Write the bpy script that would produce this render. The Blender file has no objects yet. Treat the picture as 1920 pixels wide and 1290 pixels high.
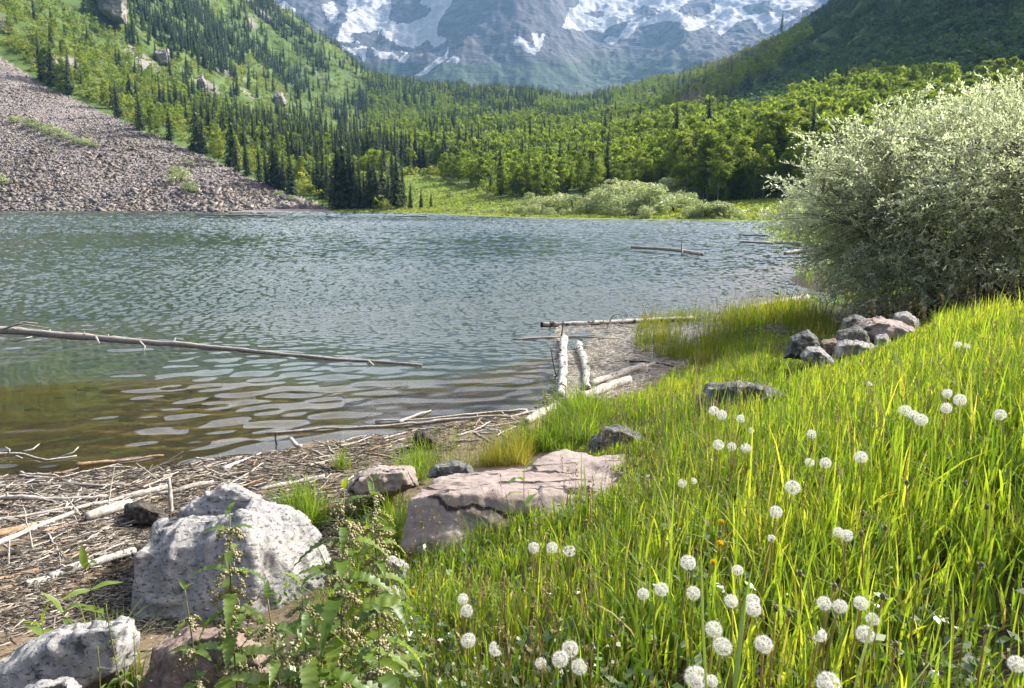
import bpy, bmesh, math, random
import numpy as np
from mathutils import Vector, Matrix

random.seed(7)
RNG = np.random.default_rng(11)
S = bpy.context.scene
COL = S.collection

# ------------------------------------------------------------------ camera, sky, sun, exposure
CAM_H, FPX, PITCH = 2.3, 1400.0, math.radians(10.69)
cam_data = bpy.data.cameras.new('camera')
cam = bpy.data.objects.new('camera', cam_data)
COL.objects.link(cam)
cam_data.sensor_width = 36.0
cam_data.lens = 36.0 * FPX / 1920.0
cam_data.clip_start = 0.05
cam_data.clip_end = 20000
cam.location = (0, 0, CAM_H)
cam.rotation_euler = (math.pi / 2 - PITCH, 0, 0)
S.camera = cam

SUN_AZ, SUN_EL = math.radians(66), math.radians(40)      # azimuth from +Y towards +X
w = bpy.data.worlds.new('World')
S.world = w
w.use_nodes = True
wt = w.node_tree
bg = wt.nodes['Background']
sky = wt.nodes.new('ShaderNodeTexSky')
sky.sky_type = 'NISHITA'
sky.sun_disc = False
sky.sun_elevation = SUN_EL
sky.sun_rotation = SUN_AZ
sky.altitude = 300
sky.air_density = 0.6
sky.ozone_density = 0.3
sky.dust_density = 10.0
bg.inputs['Strength'].default_value = 0.15
# unseen broken cloud added to brighten the lake: noise on the cloud plane, white
_tc = wt.nodes.new('ShaderNodeTexCoord')
_sp = wt.nodes.new('ShaderNodeSeparateXYZ')
wt.links.new(_tc.outputs['Generated'], _sp.inputs[0])
_za = wt.nodes.new('ShaderNodeMath')
_za.operation = 'ADD'
_za.inputs[1].default_value = 0.25
wt.links.new(_sp.outputs[2], _za.inputs[0])
_dv = wt.nodes.new('ShaderNodeVectorMath')
_dv.operation = 'DIVIDE'
_cb = wt.nodes.new('ShaderNodeCombineXYZ')
for _i in range(3):
    wt.links.new(_za.outputs[0], _cb.inputs[_i])
wt.links.new(_tc.outputs['Generated'], _dv.inputs[0])
wt.links.new(_cb.outputs[0], _dv.inputs[1])
_nz = wt.nodes.new('ShaderNodeTexNoise')
_nz.inputs['Scale'].default_value = 1.6
_nz.inputs['Detail'].default_value = 6
wt.links.new(_dv.outputs[0], _nz.inputs['Vector'])
_mr = wt.nodes.new('ShaderNodeMapRange')
_mr.inputs['From Min'].default_value = 0.37
_mr.inputs['From Max'].default_value = 0.55
_mr.inputs["To Max"].default_value = 0.9
wt.links.new(_nz.outputs['Fac'], _mr.inputs['Value'])
_mc = wt.nodes.new('ShaderNodeMix')
_mc.data_type = 'RGBA'
# added cloud is kept to the front, for bright water without extra fill
_fy = wt.nodes.new('ShaderNodeMapRange')
_fy.inputs['From Min'].default_value = 0.05
_fy.inputs['From Max'].default_value = 0.42
wt.links.new(_sp.outputs[1], _fy.inputs['Value'])
_ml = wt.nodes.new('ShaderNodeMath')
_ml.operation = 'MULTIPLY'
wt.links.new(_mr.outputs[0], _ml.inputs[0])
wt.links.new(_fy.outputs[0], _ml.inputs[1])
wt.links.new(_ml.outputs[0], _mc.inputs[0])
wt.links.new(sky.outputs['Color'], _mc.inputs[6])
_mc.inputs[7].default_value = (10.5, 10.7, 11, 1)
wt.links.new(_mc.outputs[2], bg.inputs['Color'])
sd = bpy.data.lights.new('sun', 'SUN')
sd.energy = 4.6
sd.angle = math.radians(0.5)
sd.color = (1.0, 0.95, 0.86)
sun = bpy.data.objects.new('sun', sd)
COL.objects.link(sun)
sun_dir = Vector((math.sin(SUN_AZ) * math.cos(SUN_EL), math.cos(SUN_AZ) * math.cos(SUN_EL), math.sin(SUN_EL)))
sun.rotation_euler = sun_dir.to_track_quat('Z', 'Y').to_euler()
sun.location = (40, 30, 60)
S.view_settings.view_transform = 'Standard'
S.view_settings.look = 'None'
S.view_settings.gamma = 1
S.view_settings.exposure = 0.88
S.view_settings.use_curve_mapping = False
S.cycles.use_denoising = True
S.cycles.max_bounces = 10
S.cycles.transparent_max_bounces = 24
S.cycles.volume_bounces = 1
S.cycles.sample_clamp_indirect = 6
S.cycles.caustics_reflective = False
S.cycles.caustics_refractive = False

# ------------------------------------------------------------------ projection helpers (photo pixels 1920x1290)
CP, SP = math.cos(PITCH), math.sin(PITCH)


def ray(u, v):
    x = (np.asarray(u, float) - 960) / FPX
    y = (645 - np.asarray(v, float)) / FPX
    return x, CP + y * SP, -SP + y * CP


def P(u, v, D):
    """world point at photo pixel (u, v), D metres along the camera axis"""
    x, y, z = ray(u, v)
    return np.array([x * D, y * D, CAM_H + z * D])


def Pz(u, v, z0):
    x, y, z = ray(u, v)
    D = (z0 - CAM_H) / z
    return np.array([x * D, y * D, z0])


def project(p):
    p = np.asarray(p, float)
    x, y, z = p[..., 0], p[..., 1], p[..., 2] - CAM_H
    d = y * CP - z * SP
    up = y * SP + z * CP
    d = np.where(np.abs(d) < 1e-6, 1e-6, d)
    return 960 + FPX * x / d, 645 - FPX * up / d, d


# ------------------------------------------------------------------ noise
def _hash(ix, iy, iz, seed):
    h = (ix.astype(np.int64) * 374761393 + iy.astype(np.int64) * 668265263 + iz.astype(np.int64) * 2147483647 + seed * 144665) & 0xFFFFFFFF
    h = ((h ^ (h >> 13)) * 1274126177) & 0xFFFFFFFF
    h = h ^ (h >> 16)
    return (h & 0xFFFF) / 65535.0


def vnoise(p, seed=0):
    """value noise -1..1 for (n,3) or (n,2) points"""
    p = np.asarray(p, float)
    if p.shape[-1] == 2:
        p = np.concatenate([p, np.zeros(p.shape[:-1] + (1,))], -1)
    i = np.floor(p)
    f = p - i
    f = f * f * f * (f * (f * 6 - 15) + 10)
    i = i.astype(np.int64)
    r = 0
    for dx in (0, 1):
        wx = f[..., 0] if dx else 1 - f[..., 0]
        for dy in (0, 1):
            wy = f[..., 1] if dy else 1 - f[..., 1]
            for dz in (0, 1):
                wz = f[..., 2] if dz else 1 - f[..., 2]
                r = r + wx * wy * wz * _hash(i[..., 0] + dx, i[..., 1] + dy, i[..., 2] + dz, seed)
    return r * 2 - 1


def fbm(p, octaves=4, seed=0, gain=0.5, lac=2.03):
    a, r, t = 1.0, 0, 0
    p = np.asarray(p, float)
    for k in range(octaves):
        r = r + a * vnoise(p, seed + k * 17)
        t += a
        a *= gain
        p = p * lac + 3.7
    return r / t


def ridged(p, octaves=5, seed=0, gain=0.5):
    a, r, t = 1.0, 0, 0
    for k in range(octaves):
        r = r + a * (1 - np.abs(vnoise(p, seed + k * 31)) * 2)
        t += a
        a *= gain
        p = p * 2.07 + 5.1
    return r / t


def smooth(a, b, x):
    t = np.clip((x - a) / (b - a), 0, 1)
    return t * t * (3 - 2 * t)


def in_poly(u, v, poly):
    u = np.asarray(u, float)
    v = np.asarray(v, float)
    inside = np.zeros(u.shape, bool)
    n = len(poly)
    for i in range(n):
        x0, y0 = poly[i]
        x1, y1 = poly[(i + 1) % n]
        if y0 == y1:
            continue
        c = ((y0 > v) != (y1 > v)) & (u < (x1 - x0) * (v - y0) / (y1 - y0) + x0)
        inside ^= c
    return inside


class TPS:
    def __init__(self, pts, lam=0.0):
        pts = np.asarray(pts, float)
        self.c = pts[:, :2]
        self.sc = np.abs(self.c).max()
        c = self.c / self.sc
        n = len(c)
        d2 = ((c[:, None] - c[None]) ** 2).sum(-1)
        K = 0.5 * d2 * np.log(d2 + 1e-12) + lam * np.eye(n)
        A = np.zeros((n + 3, n + 3))
        A[:n, :n] = K
        A[:n, n] = 1
        A[:n, n + 1:] = c
        A[n, :n] = 1
        A[n + 1:, :n] = c.T
        b = np.concatenate([pts[:, 2], np.zeros(3)])
        self.w = np.linalg.solve(A, b)

    def __call__(self, x, y):
        x = np.asarray(x, float)
        sh = x.shape
        q = np.stack([x.ravel(), np.asarray(y, float).ravel()], -1) / self.sc
        c = self.c / self.sc
        out = np.empty(len(q))
        for s in range(0, len(q), 40000):
            e = q[s:s + 40000]
            d2 = ((e[:, None] - c[None]) ** 2).sum(-1)
            out[s:s + 40000] = (0.5 * d2 * np.log(d2 + 1e-12)) @ self.w[:len(c)] + self.w[len(c)] + e @ self.w[len(c) + 1:]
        return out.reshape(sh)


# ------------------------------------------------------------------ object helpers
def tag(o, label=None, cat=None, group=None, kind=None):
    for k, v in (('label', label), ('category', cat), ('group', group), ('kind', kind)):
        if v:
            o[k] = v
    return o


def empty(name, loc=(0, 0, 0)):
    o = bpy.data.objects.new(name, None)
    o.empty_display_size = 0.1
    o.location = loc
    COL.objects.link(o)
    return o


def mesh(name, V, F, mats=None, smooth_=False, attrs=None):
    """V (n,3); F = array (m,k) or list of such arrays"""
    me = bpy.data.meshes.new(name)
    V = np.asarray(V, np.float32)
    if not isinstance(F, (list, tuple)):
        F = [F]
    F = [np.asarray(f, np.int32) for f in F if len(f)]
    nl = sum(f.size for f in F)
    nf = sum(len(f) for f in F)
    me.vertices.add(len(V))
    me.vertices.foreach_set('co', V.ravel())
    me.loops.add(nl)
    me.polygons.add(nf)
    if nf:
        me.loops.foreach_set('vertex_index', np.concatenate([f.ravel() for f in F]))
        tot = np.concatenate([np.full(len(f), f.shape[1], np.int32) for f in F])
        st = np.concatenate([[0], np.cumsum(tot)[:-1]]).astype(np.int32)
        me.polygons.foreach_set('loop_start', st)
        if smooth_:
            me.polygons.foreach_set('use_smooth', np.ones(nf, bool))
    for k, a in (attrs or {}).items():
        a = np.asarray(a, np.float32)
        at = me.attributes.new(k, 'FLOAT', 'POINT')
        at.data.foreach_set('value', a)
    me.update(calc_edges=True)
    for m in (mats if isinstance(mats, (list, tuple)) else [mats] if mats else []):
        me.materials.append(m)
    return me


def link(name, me, parent=None, loc=None):
    o = bpy.data.objects.new(name, me)
    COL.objects.link(o)
    if parent:
        o.parent = parent
    if loc is not None:
        o.location = loc
    return o


class MB:
    """collects vertices and faces of one mesh"""
    def __init__(self):
        self.V, self.F, self.A, self.n = [], {}, [], 0

    def add(self, V, F, a=0.0):
        V = np.asarray(V, float)
        for f in (F if isinstance(F, (list, tuple)) else [F]):
            f = np.asarray(f, np.int64)
            if len(f):
                self.F.setdefault(f.shape[1], []).append(f + self.n)
        self.V.append(V)
        self.A.append(np.broadcast_to(np.asarray(a, float), (len(V),)))
        self.n += len(V)
        return self

    def mesh(self, name, mats, smooth_=False):
        return mesh(name, np.concatenate(self.V), [np.concatenate(f) for f in self.F.values()], mats, smooth_, {'tint': np.concatenate(self.A)})


# ------------------------------------------------------------------ material helpers
def new_mat(name):
    m = bpy.data.materials.new(name)
    m.use_nodes = True
    nt = m.node_tree
    nt.nodes.clear()
    out = nt.nodes.new('ShaderNodeOutputMaterial')
    return m, nt, out


def N(nt, typ, props=None, **ins):
    n = nt.nodes.new(typ)
    for k, v in (props or {}).items():
        setattr(n, k, v)
    for k, v in ins.items():
        key = int(k[1:]) if k[0] == 'i' and k[1:].isdigit() else k.replace('_', ' ')
        s = n.inputs[key]
        if isinstance(v, bpy.types.NodeSocket):
            nt.links.new(v, s)
        else:
            if s.type == 'RGBA' and len(v) == 3:
                v = (*v, 1)
            s.default_value = v
    return n


def ramp(nt, fac, stops, interp='LINEAR'):
    n = nt.nodes.new('ShaderNodeValToRGB')
    cr = n.color_ramp
    cr.interpolation = interp
    while len(cr.elements) < len(stops):
        cr.elements.new(0.5)
    for e, (p, c) in zip(cr.elements, stops):
        e.position = p
        e.color = (*c, 1) if not np.isscalar(c) else (c, c, c, 1)
    nt.links.new(fac, n.inputs['Fac'])
    return n.outputs['Color']


def mixc(nt, f, a, b, mode='MIX'):
    n = nt.nodes.new('ShaderNodeMix')
    n.data_type = 'RGBA'
    n.blend_type = mode
    for s, v in ((n.inputs[0], f), (n.inputs[6], a), (n.inputs[7], b)):
        if isinstance(v, bpy.types.NodeSocket):
            nt.links.new(v, s)
        elif s.type == 'RGBA':
            s.default_value = (*v, 1) if len(v) == 3 else v
        else:
            s.default_value = v
    return n.outputs[2]


def math_(nt, op, a, b=None, clamp=False):
    n = nt.nodes.new('ShaderNodeMath')
    n.operation = op
    n.use_clamp = clamp
    for s, v in zip(n.inputs, (a, b)):
        if v is None:
            continue
        if isinstance(v, bpy.types.NodeSocket):
            nt.links.new(v, s)
        else:
            s.default_value = v
    return n.outputs[0]


def attr(nt, name):
    return N(nt, 'ShaderNodeAttribute', {'attribute_name': name}).outputs['Fac']


def pos(nt):
    return N(nt, 'ShaderNodeNewGeometry').outputs['Position']


def noise(nt, vec, scale, detail=4, rough=0.55, out='Fac', dist=0.0):
    return N(nt, 'ShaderNodeTexNoise', Vector=vec, Scale=scale, Detail=detail, Roughness=rough, Distortion=dist).outputs[out]


def mapping(nt, vec, scale=(1, 1, 1), rot=(0, 0, 0)):
    return N(nt, 'ShaderNodeMapping', Vector=vec, Scale=scale, Rotation=rot).outputs[0]


def finish(nt, out, col, rough=0.8, bump=None, bstr=0.5, bdist=0.05, spec=0.3):
    b = N(nt, 'ShaderNodeBsdfPrincipled', Base_Color=col, Roughness=rough)
    b.inputs['Specular IOR Level'].default_value = spec
    if bump is not None:
        bn = N(nt, 'ShaderNodeBump', Strength=bstr, Distance=bdist, Height=bump)
        nt.links.new(bn.outputs[0], b.inputs['Normal'])
    nt.links.new(b.outputs[0], out.inputs[0])


def leaf_mat(name, stops, trans, tw=0.45, rough=0.5, gloss=0.06, use_obj=False, nscale=None):
    """foliage: diffuse + translucent + a little gloss; tint attribute (or a random per object) picks the colour"""
    m, nt, out = new_mat(name)
    t = attr(nt, 'tint')
    if use_obj:
        r = N(nt, 'ShaderNodeObjectInfo').outputs['Random']
        t = math_(nt, 'ADD', math_(nt, 'MULTIPLY', t, 0.5), math_(nt, 'MULTIPLY', r, 0.5))
    if nscale:
        t = math_(nt, 'ADD', t, math_(nt, 'MULTIPLY', math_(nt, 'SUBTRACT', noise(nt, pos(nt), nscale, 3), 0.5), 0.9), True)
    c = ramp(nt, t, stops)
    tc = mixc(nt, 1.0, c, trans, 'MULTIPLY')
    d = N(nt, 'ShaderNodeBsdfDiffuse', Color=c)
    tr = N(nt, 'ShaderNodeBsdfTranslucent', Color=tc)
    g = N(nt, 'ShaderNodeBsdfGlossy', Color=(0.9, 0.95, 0.9), Roughness=rough)
    a = N(nt, 'ShaderNodeMixShader', i0=tw, i1=d.outputs[0], i2=tr.outputs[0])
    b = N(nt, 'ShaderNodeMixShader', i0=gloss, i1=a.outputs[0], i2=g.outputs[0])
    nt.links.new(b.outputs[0], out.inputs[0])
    return m
# ------------------------------------------------------------------ terrain functions
def bed(u, v, z):
    p = Pz(u, v, 0.0)
    p[2] = z
    return p


_near = [(Pz if z >= 0 else bed)(u, v, z) for u, v, z in (
    # waterline on the near shore
    (-500, 905, 0), (-200, 905, 0), (0, 903, 0), (250, 888, 0), (430, 862, 0), (560, 838, 0), (700, 822, 0), (840, 795, 0), (1000, 768, 0), (1070, 748, 0),
    (1180, 745, .02), (1200, 690, -.015), (1270, 700, .01), (1290, 655, -.012), (1340, 660, .02), (1320, 618, -.01), (1400, 595, 0.0), (1500, 575, 0), (1525, 545, 0), (1500, 515, 0), (1480, 490, 0), (1460, 465, 0), (1440, 445, 0),
    # lake bed
    (1150, 650, -.08), (1020, 690, -.15), (1100, 620, -.3), (900, 720, -.2), (700, 770, -.16), (400, 820, -.14), (100, 840, -.14), (-300, 850, -.15), (0, 740, -.3), (400, 720, -.4), (700, 700, -.4), (0, 660, -.6), (400, 650, -.7), (800, 640, -.8),
    (1000, 600, -.9), (1200, 560, -1), (1350, 520, -.8), (0, 560, -1.6), (500, 540, -2), (1000, 520, -2), (1200, 480, -2), (1350, 450, -1.5), (1430, 470, -.8), (1460, 510, -.6), (1440, 550, -.5), (200, 470, -3), (800, 460, -3), (1100, 445, -3), (-300, 600, -1.6), (-300, 470, -3),
    # debris beach
    (0, 960, .05), (-300, 960, .06), (150, 980, .06), (400, 920, .05), (600, 880, .05), (300, 930, .04), (760, 850, .06), (0, 1050, .10), (150, 1060, .06), (190, 1120, -.045), (90, 1115, .03), (230, 1160, .02), (600, 960, .10), (-300, 1100, .2),
    (850, 830, .08), (980, 800, .1), (1090, 790, .2), (1180, 765, .22),
    # foot of the bank
    (440, 1140, .1), (640, 1060, .15), (700, 960, .14), (760, 1040, .28), (880, 890, .2), (60, 1240, .18), (250, 1240, .15), (450, 1270, .28), (1000, 870, .3), (1110, 850, .42), (1230, 800, .5), (1280, 730, .35), (1420, 650, .3), (1540, 620, .35), (1340, 700, .3),
    # bank slope
    (700, 1290, .55), (560, 1290, .42), (860, 1100, .55), (960, 1000, .55), (1000, 1290, .9), (1100, 1100, .88), (1200, 950, .85), (1320, 850, .85), (1390, 760, .8), (1500, 690, .75), (1620, 640, .75), (1750, 610, .8), (1700, 590, .6), (1600, 595, .45),
    (1250, 1290, 1.1), (1500, 1290, 1.15), (1850, 1290, 1.18), (1400, 1050, 1.1), (1500, 900, 1.12), (1620, 800, 1.15), (1700, 720, 1.15), (1850, 1050, 1.25), (1800, 850, 1.3), (1850, 700, 1.3), (1900, 620, 1.32), (2000, 560, 1.35), (2150, 800, 1.5),
    (2200, 590, 1.5), (1900, 585, 1.05), (1800, 588, .75), (1700, 560, .3), (1650, 548, .2))]
_near += [np.array(p, float) for p in (
    (0, 0.4, 1.0), (1.5, 0.2, 1.2), (-1.5, 0.6, .55), (-3, 1, .35), (0, -3, 1.2), (4, 0, 1.5), (8, 0, 1.9), (8, 5, 1.7), (9, 9, 1.5), (11, 12, 1.3), (9, 14.5, .9), (12, 18, 1.2), (16, 24, 1.5), (15, 10, 2.2),
    (14, 0, 2.5), (-5, -4, .9), (5, -8, 1.8), (-8, 1, .7), (-12, 4, .5), (-15, 0, 1), (-20, 10, -.2), (-30, 25, -1.5), (20, 40, 1.5), (30, 30, 3), (40, 0, 5), (-20, -20, 2), (20, -20, 3), (0, -40, 3), (-40, 0, 1.5), (-40, 40, -3), (0, 45, -3), (28, 60, 1.0), (50, 50, 6))]
near_tps = TPS(_near, 1e-7)

SHORE_U = [-700, -400, -200, 0, 300, 600, 720, 800, 900, 1000, 1100, 1250, 1390, 2200]
SHORE_V = [396, 395.5, 395.3, 395.5, 396.5, 398, 399, 401.5, 405.5, 409, 411, 413, 415, 415]
_far = [Pz(u, v, 0.0) for u, v in zip(SHORE_U[:-1], SHORE_V[:-1])] + [bed(u, v, z) for u, v, z in (
    (1425, 432, 0), (1440, 452, 0), (0, 410, -3), (-400, 410, -3), (400, 415, -3), (800, 425, -3), (1000, 440, -3), (1250, 440, -2), (300, 480, -3), (600, 403, -1.2), (300, 401, -1.2), (0, 399.5, -1.2), (-400, 399.5, -1.2), (1000, 416, -1), (1250, 419, -1), (720, 404, -1.2), (800, 406.5, -1.2), (900, 410.5, -1.1), (1100, 418, -1), (1390, 421, -.8), (1425, 470, -1))]


def shore_spot(u, v):
    """a foot on the far shore, by its photo column and how far it stands behind the waterline"""
    vs = np.interp(u, SHORE_U, SHORE_V)
    D = float(-CAM_H / ray(u, vs)[2]) + max(0, vs - v) * (2.2 if u < 820 else 1.6) + 2
    p = P(u, v, D)
    p[2] = ground_h(p[0], p[1])
    return p


_far += [P(u, v, D) for u, v, D in (
    # scree cone and the wall above it
    (0, 112, 345), (0, 347, 235), (-300, 340, 243), (-600, 340, 246), (300, 359, 217), (500, 381, 201), (600, 391, 196), (720, 391, 190), (800, 392, 172), (250, 240, 274), (450, 322, 240), (560, 365, 222), (-200, 30, 380), (-450, -60, 420), (-200, 200, 300), (100, 250, 280), (250, 330, 246), (0, 30, 392), (-200, -90, 470), (0, -110, 520), (150, 10, 540), (150, 105, 430), (150, -150, 690), (350, -150, 950), (-450, -250, 620),
    (350, 205, 480), (350, 110, 610), (350, 5, 750), (500, 240, 460), (500, 140, 720), (500, 325, 265), (560, 315, 290), (620, 345, 265), (600, 270, 420), (-800, -60, 430),
    # far left ridge
    (510, 58, 1250), (600, 117, 1250), (690, 172, 1250), (420, -60, 1200), (600, 200, 800), (300, -160, 1150), (680, 260, 640),
    # valley floor
    (770, 338, 225), (850, 345, 220), (700, 380, 205), (900, 375, 175), (1000, 378, 165), (1100, 380, 155), (1200, 382, 145), (1350, 393, 120), (850, 300, 340), (1000, 310, 310), (850, 250, 540), (1000, 255, 500), (850, 205, 850), (1000, 210, 800), (800, 172, 1250), (900, 168, 1250), (1000, 168, 1250), (1100, 178, 1150),
    # right; the unseen crest is raised to shade the slope
    (1120, 300, 300), (1200, 265, 390), (1200, 212, 600), (1200, 185, 900), (1300, 168, 880), (1400, 140, 800), (1480, 110, 750), (1550, 62, 700), (1600, 5, 690), (1650, -75, 680), (1840, -340, 640), (1750, -260, 720), (1950, -460, 760), (2000, -470, 500), (2200, -600, 720), (2600, -700, 620), (1300, 310, 200), (1300, 240, 340), (1400, 280, 220), (1400, 200, 380), (1500, 330, 160),
    (1500, 235, 270), (1500, 130, 450), (1500, 50, 610), (1700, 280, 170), (1700, 190, 250), (1700, 90, 340), (1700, 0, 430), (1900, 320, 125), (1900, 220, 185), (1900, 100, 255), (1900, 0, 310), (2150, 300, 110), (2150, 150, 170), (2150, 0, 240), (2150, -330, 330), (2500, 250, 100), (2500, 0, 180), (2500, -250, 260))]
_far += [np.array(p, float) for p in ((380, 300, 245), (420, 430, 300), (520, 300, 340), (60, 40, 8), (120, 40, 30), (220, 40, 80), (-500, 60, 60), (-300, 100, 0), (-420, 1500, 280), (-800, 900, 420), (-150, 1500, 130), (100, 1500, 120), (400, 1500, 230), (900, 900, 480), (-700, 1500, 420), (700, 1300, 420), (30, 30, 2), (-40, 30, -3), (-150, 60, -3), (-700, 400, 330))]  # leading points heighten the unseen right ridge so it shades its slope
far_tps = TPS(_far, 1e-7)


def far_h(x, y):
    h = far_tps(x, y)
    r = np.hypot(x, y)
    # the side ridges end at the valley's skyline and fall away behind it
    yy = np.maximum(np.asarray(y, float), 1)
    u = 960 + FPX * np.asarray(x, float) / (yy * CP - (h - CAM_H) * SP + 1e-6)
    vt = np.interp(u, [200, 330, 420, 515, 560, 600, 650, 700, 800, 1000, 1100, 1200, 1300, 1400, 1480, 1545, 1600, 1700, 1800], [-700, -260, -60, 18, 48, 78, 116, 154, 170, 170, 180, 172, 148, 120, 88, 36, -20, -300, -900])
    _, ry, rz = ray(u, vt)
    cap = CAM_H + yy * rz / ry - .3 * np.maximum(yy - 1120, 0) - .01 * np.maximum(1120 - yy, 0)
    k = 14.0
    d = np.clip((h - cap) / k, -30, 30)
    h = np.where(yy > 430, np.where(d > 20, cap, h - k * np.log1p(np.exp(np.clip(d, -30, 20)))) , h)
    q = np.stack([x, y], -1)
    k = smooth(3, 60, h)
    h = h + k * np.minimum(r * 0.014, 10) * fbm(q / 90.0, 4, 3) + k * np.minimum(r * .01, 9) * ridged(q / 45.0 + 7, 3, 9) * smooth(25, 90, h)
    return h


def near_h(x, y):
    q = np.stack([x, y], -1)
    return near_tps(x, y) + 0.018 * fbm(q * 2.2, 3, 5) + .006 * fbm(q * 9, 2, 8)


def ground_h(x, y):
    x = np.asarray(x, float)
    y = np.asarray(y, float)
    r = np.hypot(x, y)
    t = smooth(24, 40, r)
    return np.where(t < 1, near_h(x, y), 0) * (1 - t) + np.where(t > 0, far_h(x, y), 0) * t


def drop(u, v, hfun=None, extra=0.0, dmin=0.8, dmax=60, n=500):
    """first hit of the pixel ray with the ground (+extra)"""
    u = np.atleast_1d(np.asarray(u, float))
    v = np.atleast_1d(np.asarray(v, float))
    hfun = hfun or near_h
    Ds = np.geomspace(dmin, dmax, n)
    X, Y, Z = ray(u, v)
    extra = np.broadcast_to(np.asarray(extra, float), u.shape)
    res = np.empty((len(u), 3))
    for i in range(len(u)):
        px, py, pz = X[i] * Ds, Y[i] * Ds, CAM_H + Z[i] * Ds
        below = pz < hfun(px, py) + extra[i]
        k = int(np.argmax(below)) if below.any() else n - 1
        a, b = Ds[max(k - 1, 0)], Ds[k]
        for _ in range(12):
            c = .5 * (a + b)
            if CAM_H + Z[i] * c < hfun(np.array([X[i] * c]), np.array([Y[i] * c]))[0] + extra[i]:
                b = c
            else:
                a = c
        res[i] = (X[i] * b, Y[i] * b, CAM_H + Z[i] * b)
    return res


def G(u, v):
    return drop(u, v)[0]


def polar(r, a):
    R, A = np.meshgrid(r, a, indexing='ij')
    X, Y = R * np.sin(A), R * np.cos(A)
    n, m = len(r), len(a)
    i = np.arange(n * m).reshape(n, m)
    F = np.stack([i[:-1, :-1].ravel(), i[:-1, 1:].ravel(), i[1:, 1:].ravel(), i[1:, :-1].ravel()], -1)
    return X.ravel(), Y.ravel(), F


# ------------------------------------------------------------------ ground materials
SCREE = [(-900, 420), (-900, -40), (-300, 30), (0, 108), (90, 165), (250, 238), (380, 292), (460, 328), (560, 372), (640, 405), (600, 420)]
MEADOW = [(560, 420), (640, 392), (740, 392), (735, 335), (780, 322), (880, 345), (930, 372), (1010, 372), (1100, 366), (1250, 372), (1340, 380), (1460, 372), (1600, 380), (2300, 380), (2300, 460), (560, 460)]


def ground_material():
    m, nt, out = new_mat('shore soil')
    p = pos(nt)
    z = N(nt, 'ShaderNodeSeparateXYZ', Vector=p).outputs[2]
    n1, n2 = noise(nt, p, 1.3, 5), noise(nt, p, 14, 6, .7)
    n3 = noise(nt, mapping(nt, p, (3, 14, 3), (0, 0, .25)), 3, 5, .7)
    mud = ramp(nt, n3, [(0.2, (.06, .045, .028)), (.5, (.18, .135, .085)), (.62, (.28, .22, .155)), (.8, (.45, .38, .29))])
    mud = mixc(nt, math_(nt, 'MULTIPLY', n2, .5), mud, (.15, .11, .07))
    bed = ramp(nt, n1, [(0.25, (.085, .06, .014)), (.5, (.185, .13, .032)), (.75, (.25, .18, .055))])
    bed = mixc(nt, ramp(nt, n2, [(.35, 1), (.5, 0)]), bed, (.08, .065, .026))
    deep = mixc(nt, n1, (.085, .125, .12), (.13, .175, .165))
    bed = mixc(nt, N(nt, 'ShaderNodeMapRange', Value=z, From_Min=-.6, From_Max=-1.6).outputs[0], bed, deep)
    soil = ramp(nt, n2, [(.3, (.022, .02, .01)), (.6, (.06, .05, .022)), (.85, (.11, .10, .04))])
    c = mixc(nt, N(nt, 'ShaderNodeMapRange', Value=z, From_Min=-.03, From_Max=.0).outputs[0], bed, mud)
    x = N(nt, 'ShaderNodeSeparateXYZ', Vector=p).outputs[0]
    c = mixc(nt, N(nt, 'ShaderNodeMapRange', Value=x, From_Min=2.6, From_Max=4.2).outputs[0], c, mixc(nt, N(nt, 'ShaderNodeMapRange', Value=z, From_Min=-.5, From_Max=-.1).outputs[0], c, soil))
    zz = math_(nt, 'ADD', z, math_(nt, 'MULTIPLY', n1, .3))
    c = mixc(nt, N(nt, 'ShaderNodeMapRange', Value=zz, From_Min=.32, From_Max=.5).outputs[0], c, soil)
    finish(nt, out, c, .85, n2, .7, .03)
    return m


def valley_material():
    m, nt, out = new_mat('valley slopes')
    p = pos(nt)
    sc, me, rk = attr(nt, 'scree'), attr(nt, 'meadow'), attr(nt, 'rock')
    z = N(nt, 'ShaderNodeSeparateXYZ', Vector=p).outputs[2]
    nb, nm, nf = noise(nt, p, .012, 4), noise(nt, p, .09, 5, .6), noise(nt, p, .5, 6, .75)
    veg = ramp(nt, math_(nt, 'ADD', math_(nt, 'MULTIPLY', nb, .5), math_(nt, 'MULTIPLY', nm, .5)), [(.3, (.035, .06, .018)), (.5, (.07, .12, .025)), (.7, (.13, .19, .035))])
    mead = ramp(nt, nm, [(.25, (.09, .16, .025)), (.55, (.19, .27, .045)), (.8, (.26, .31, .08))])
    scree = ramp(nt, nf, [(.25, (.13, .11, .11)), (.5, (.27, .235, .23)), (.7, (.38, .34, .33))])
    scree = mixc(nt, ramp(nt, nm, [(.5, 0), (.75, .6)]), scree, (.24, .21, .16))
    rock = ramp(nt, nf, [(.3, (.10, .10, .10)), (.6, (.28, .26, .24)), (.8, (.4, .38, .35))])
    c = mixc(nt, me, veg, mead)
    c = mixc(nt, rk, c, rock)
    c = mixc(nt, sc, c, scree)
    c = mixc(nt, N(nt, 'ShaderNodeMapRange', Value=z, From_Min=.05, From_Max=-.4).outputs[0], c, (.03, .085, .075))
    finish(nt, out, c, .9, nf, .5, .4)
    return m


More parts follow.
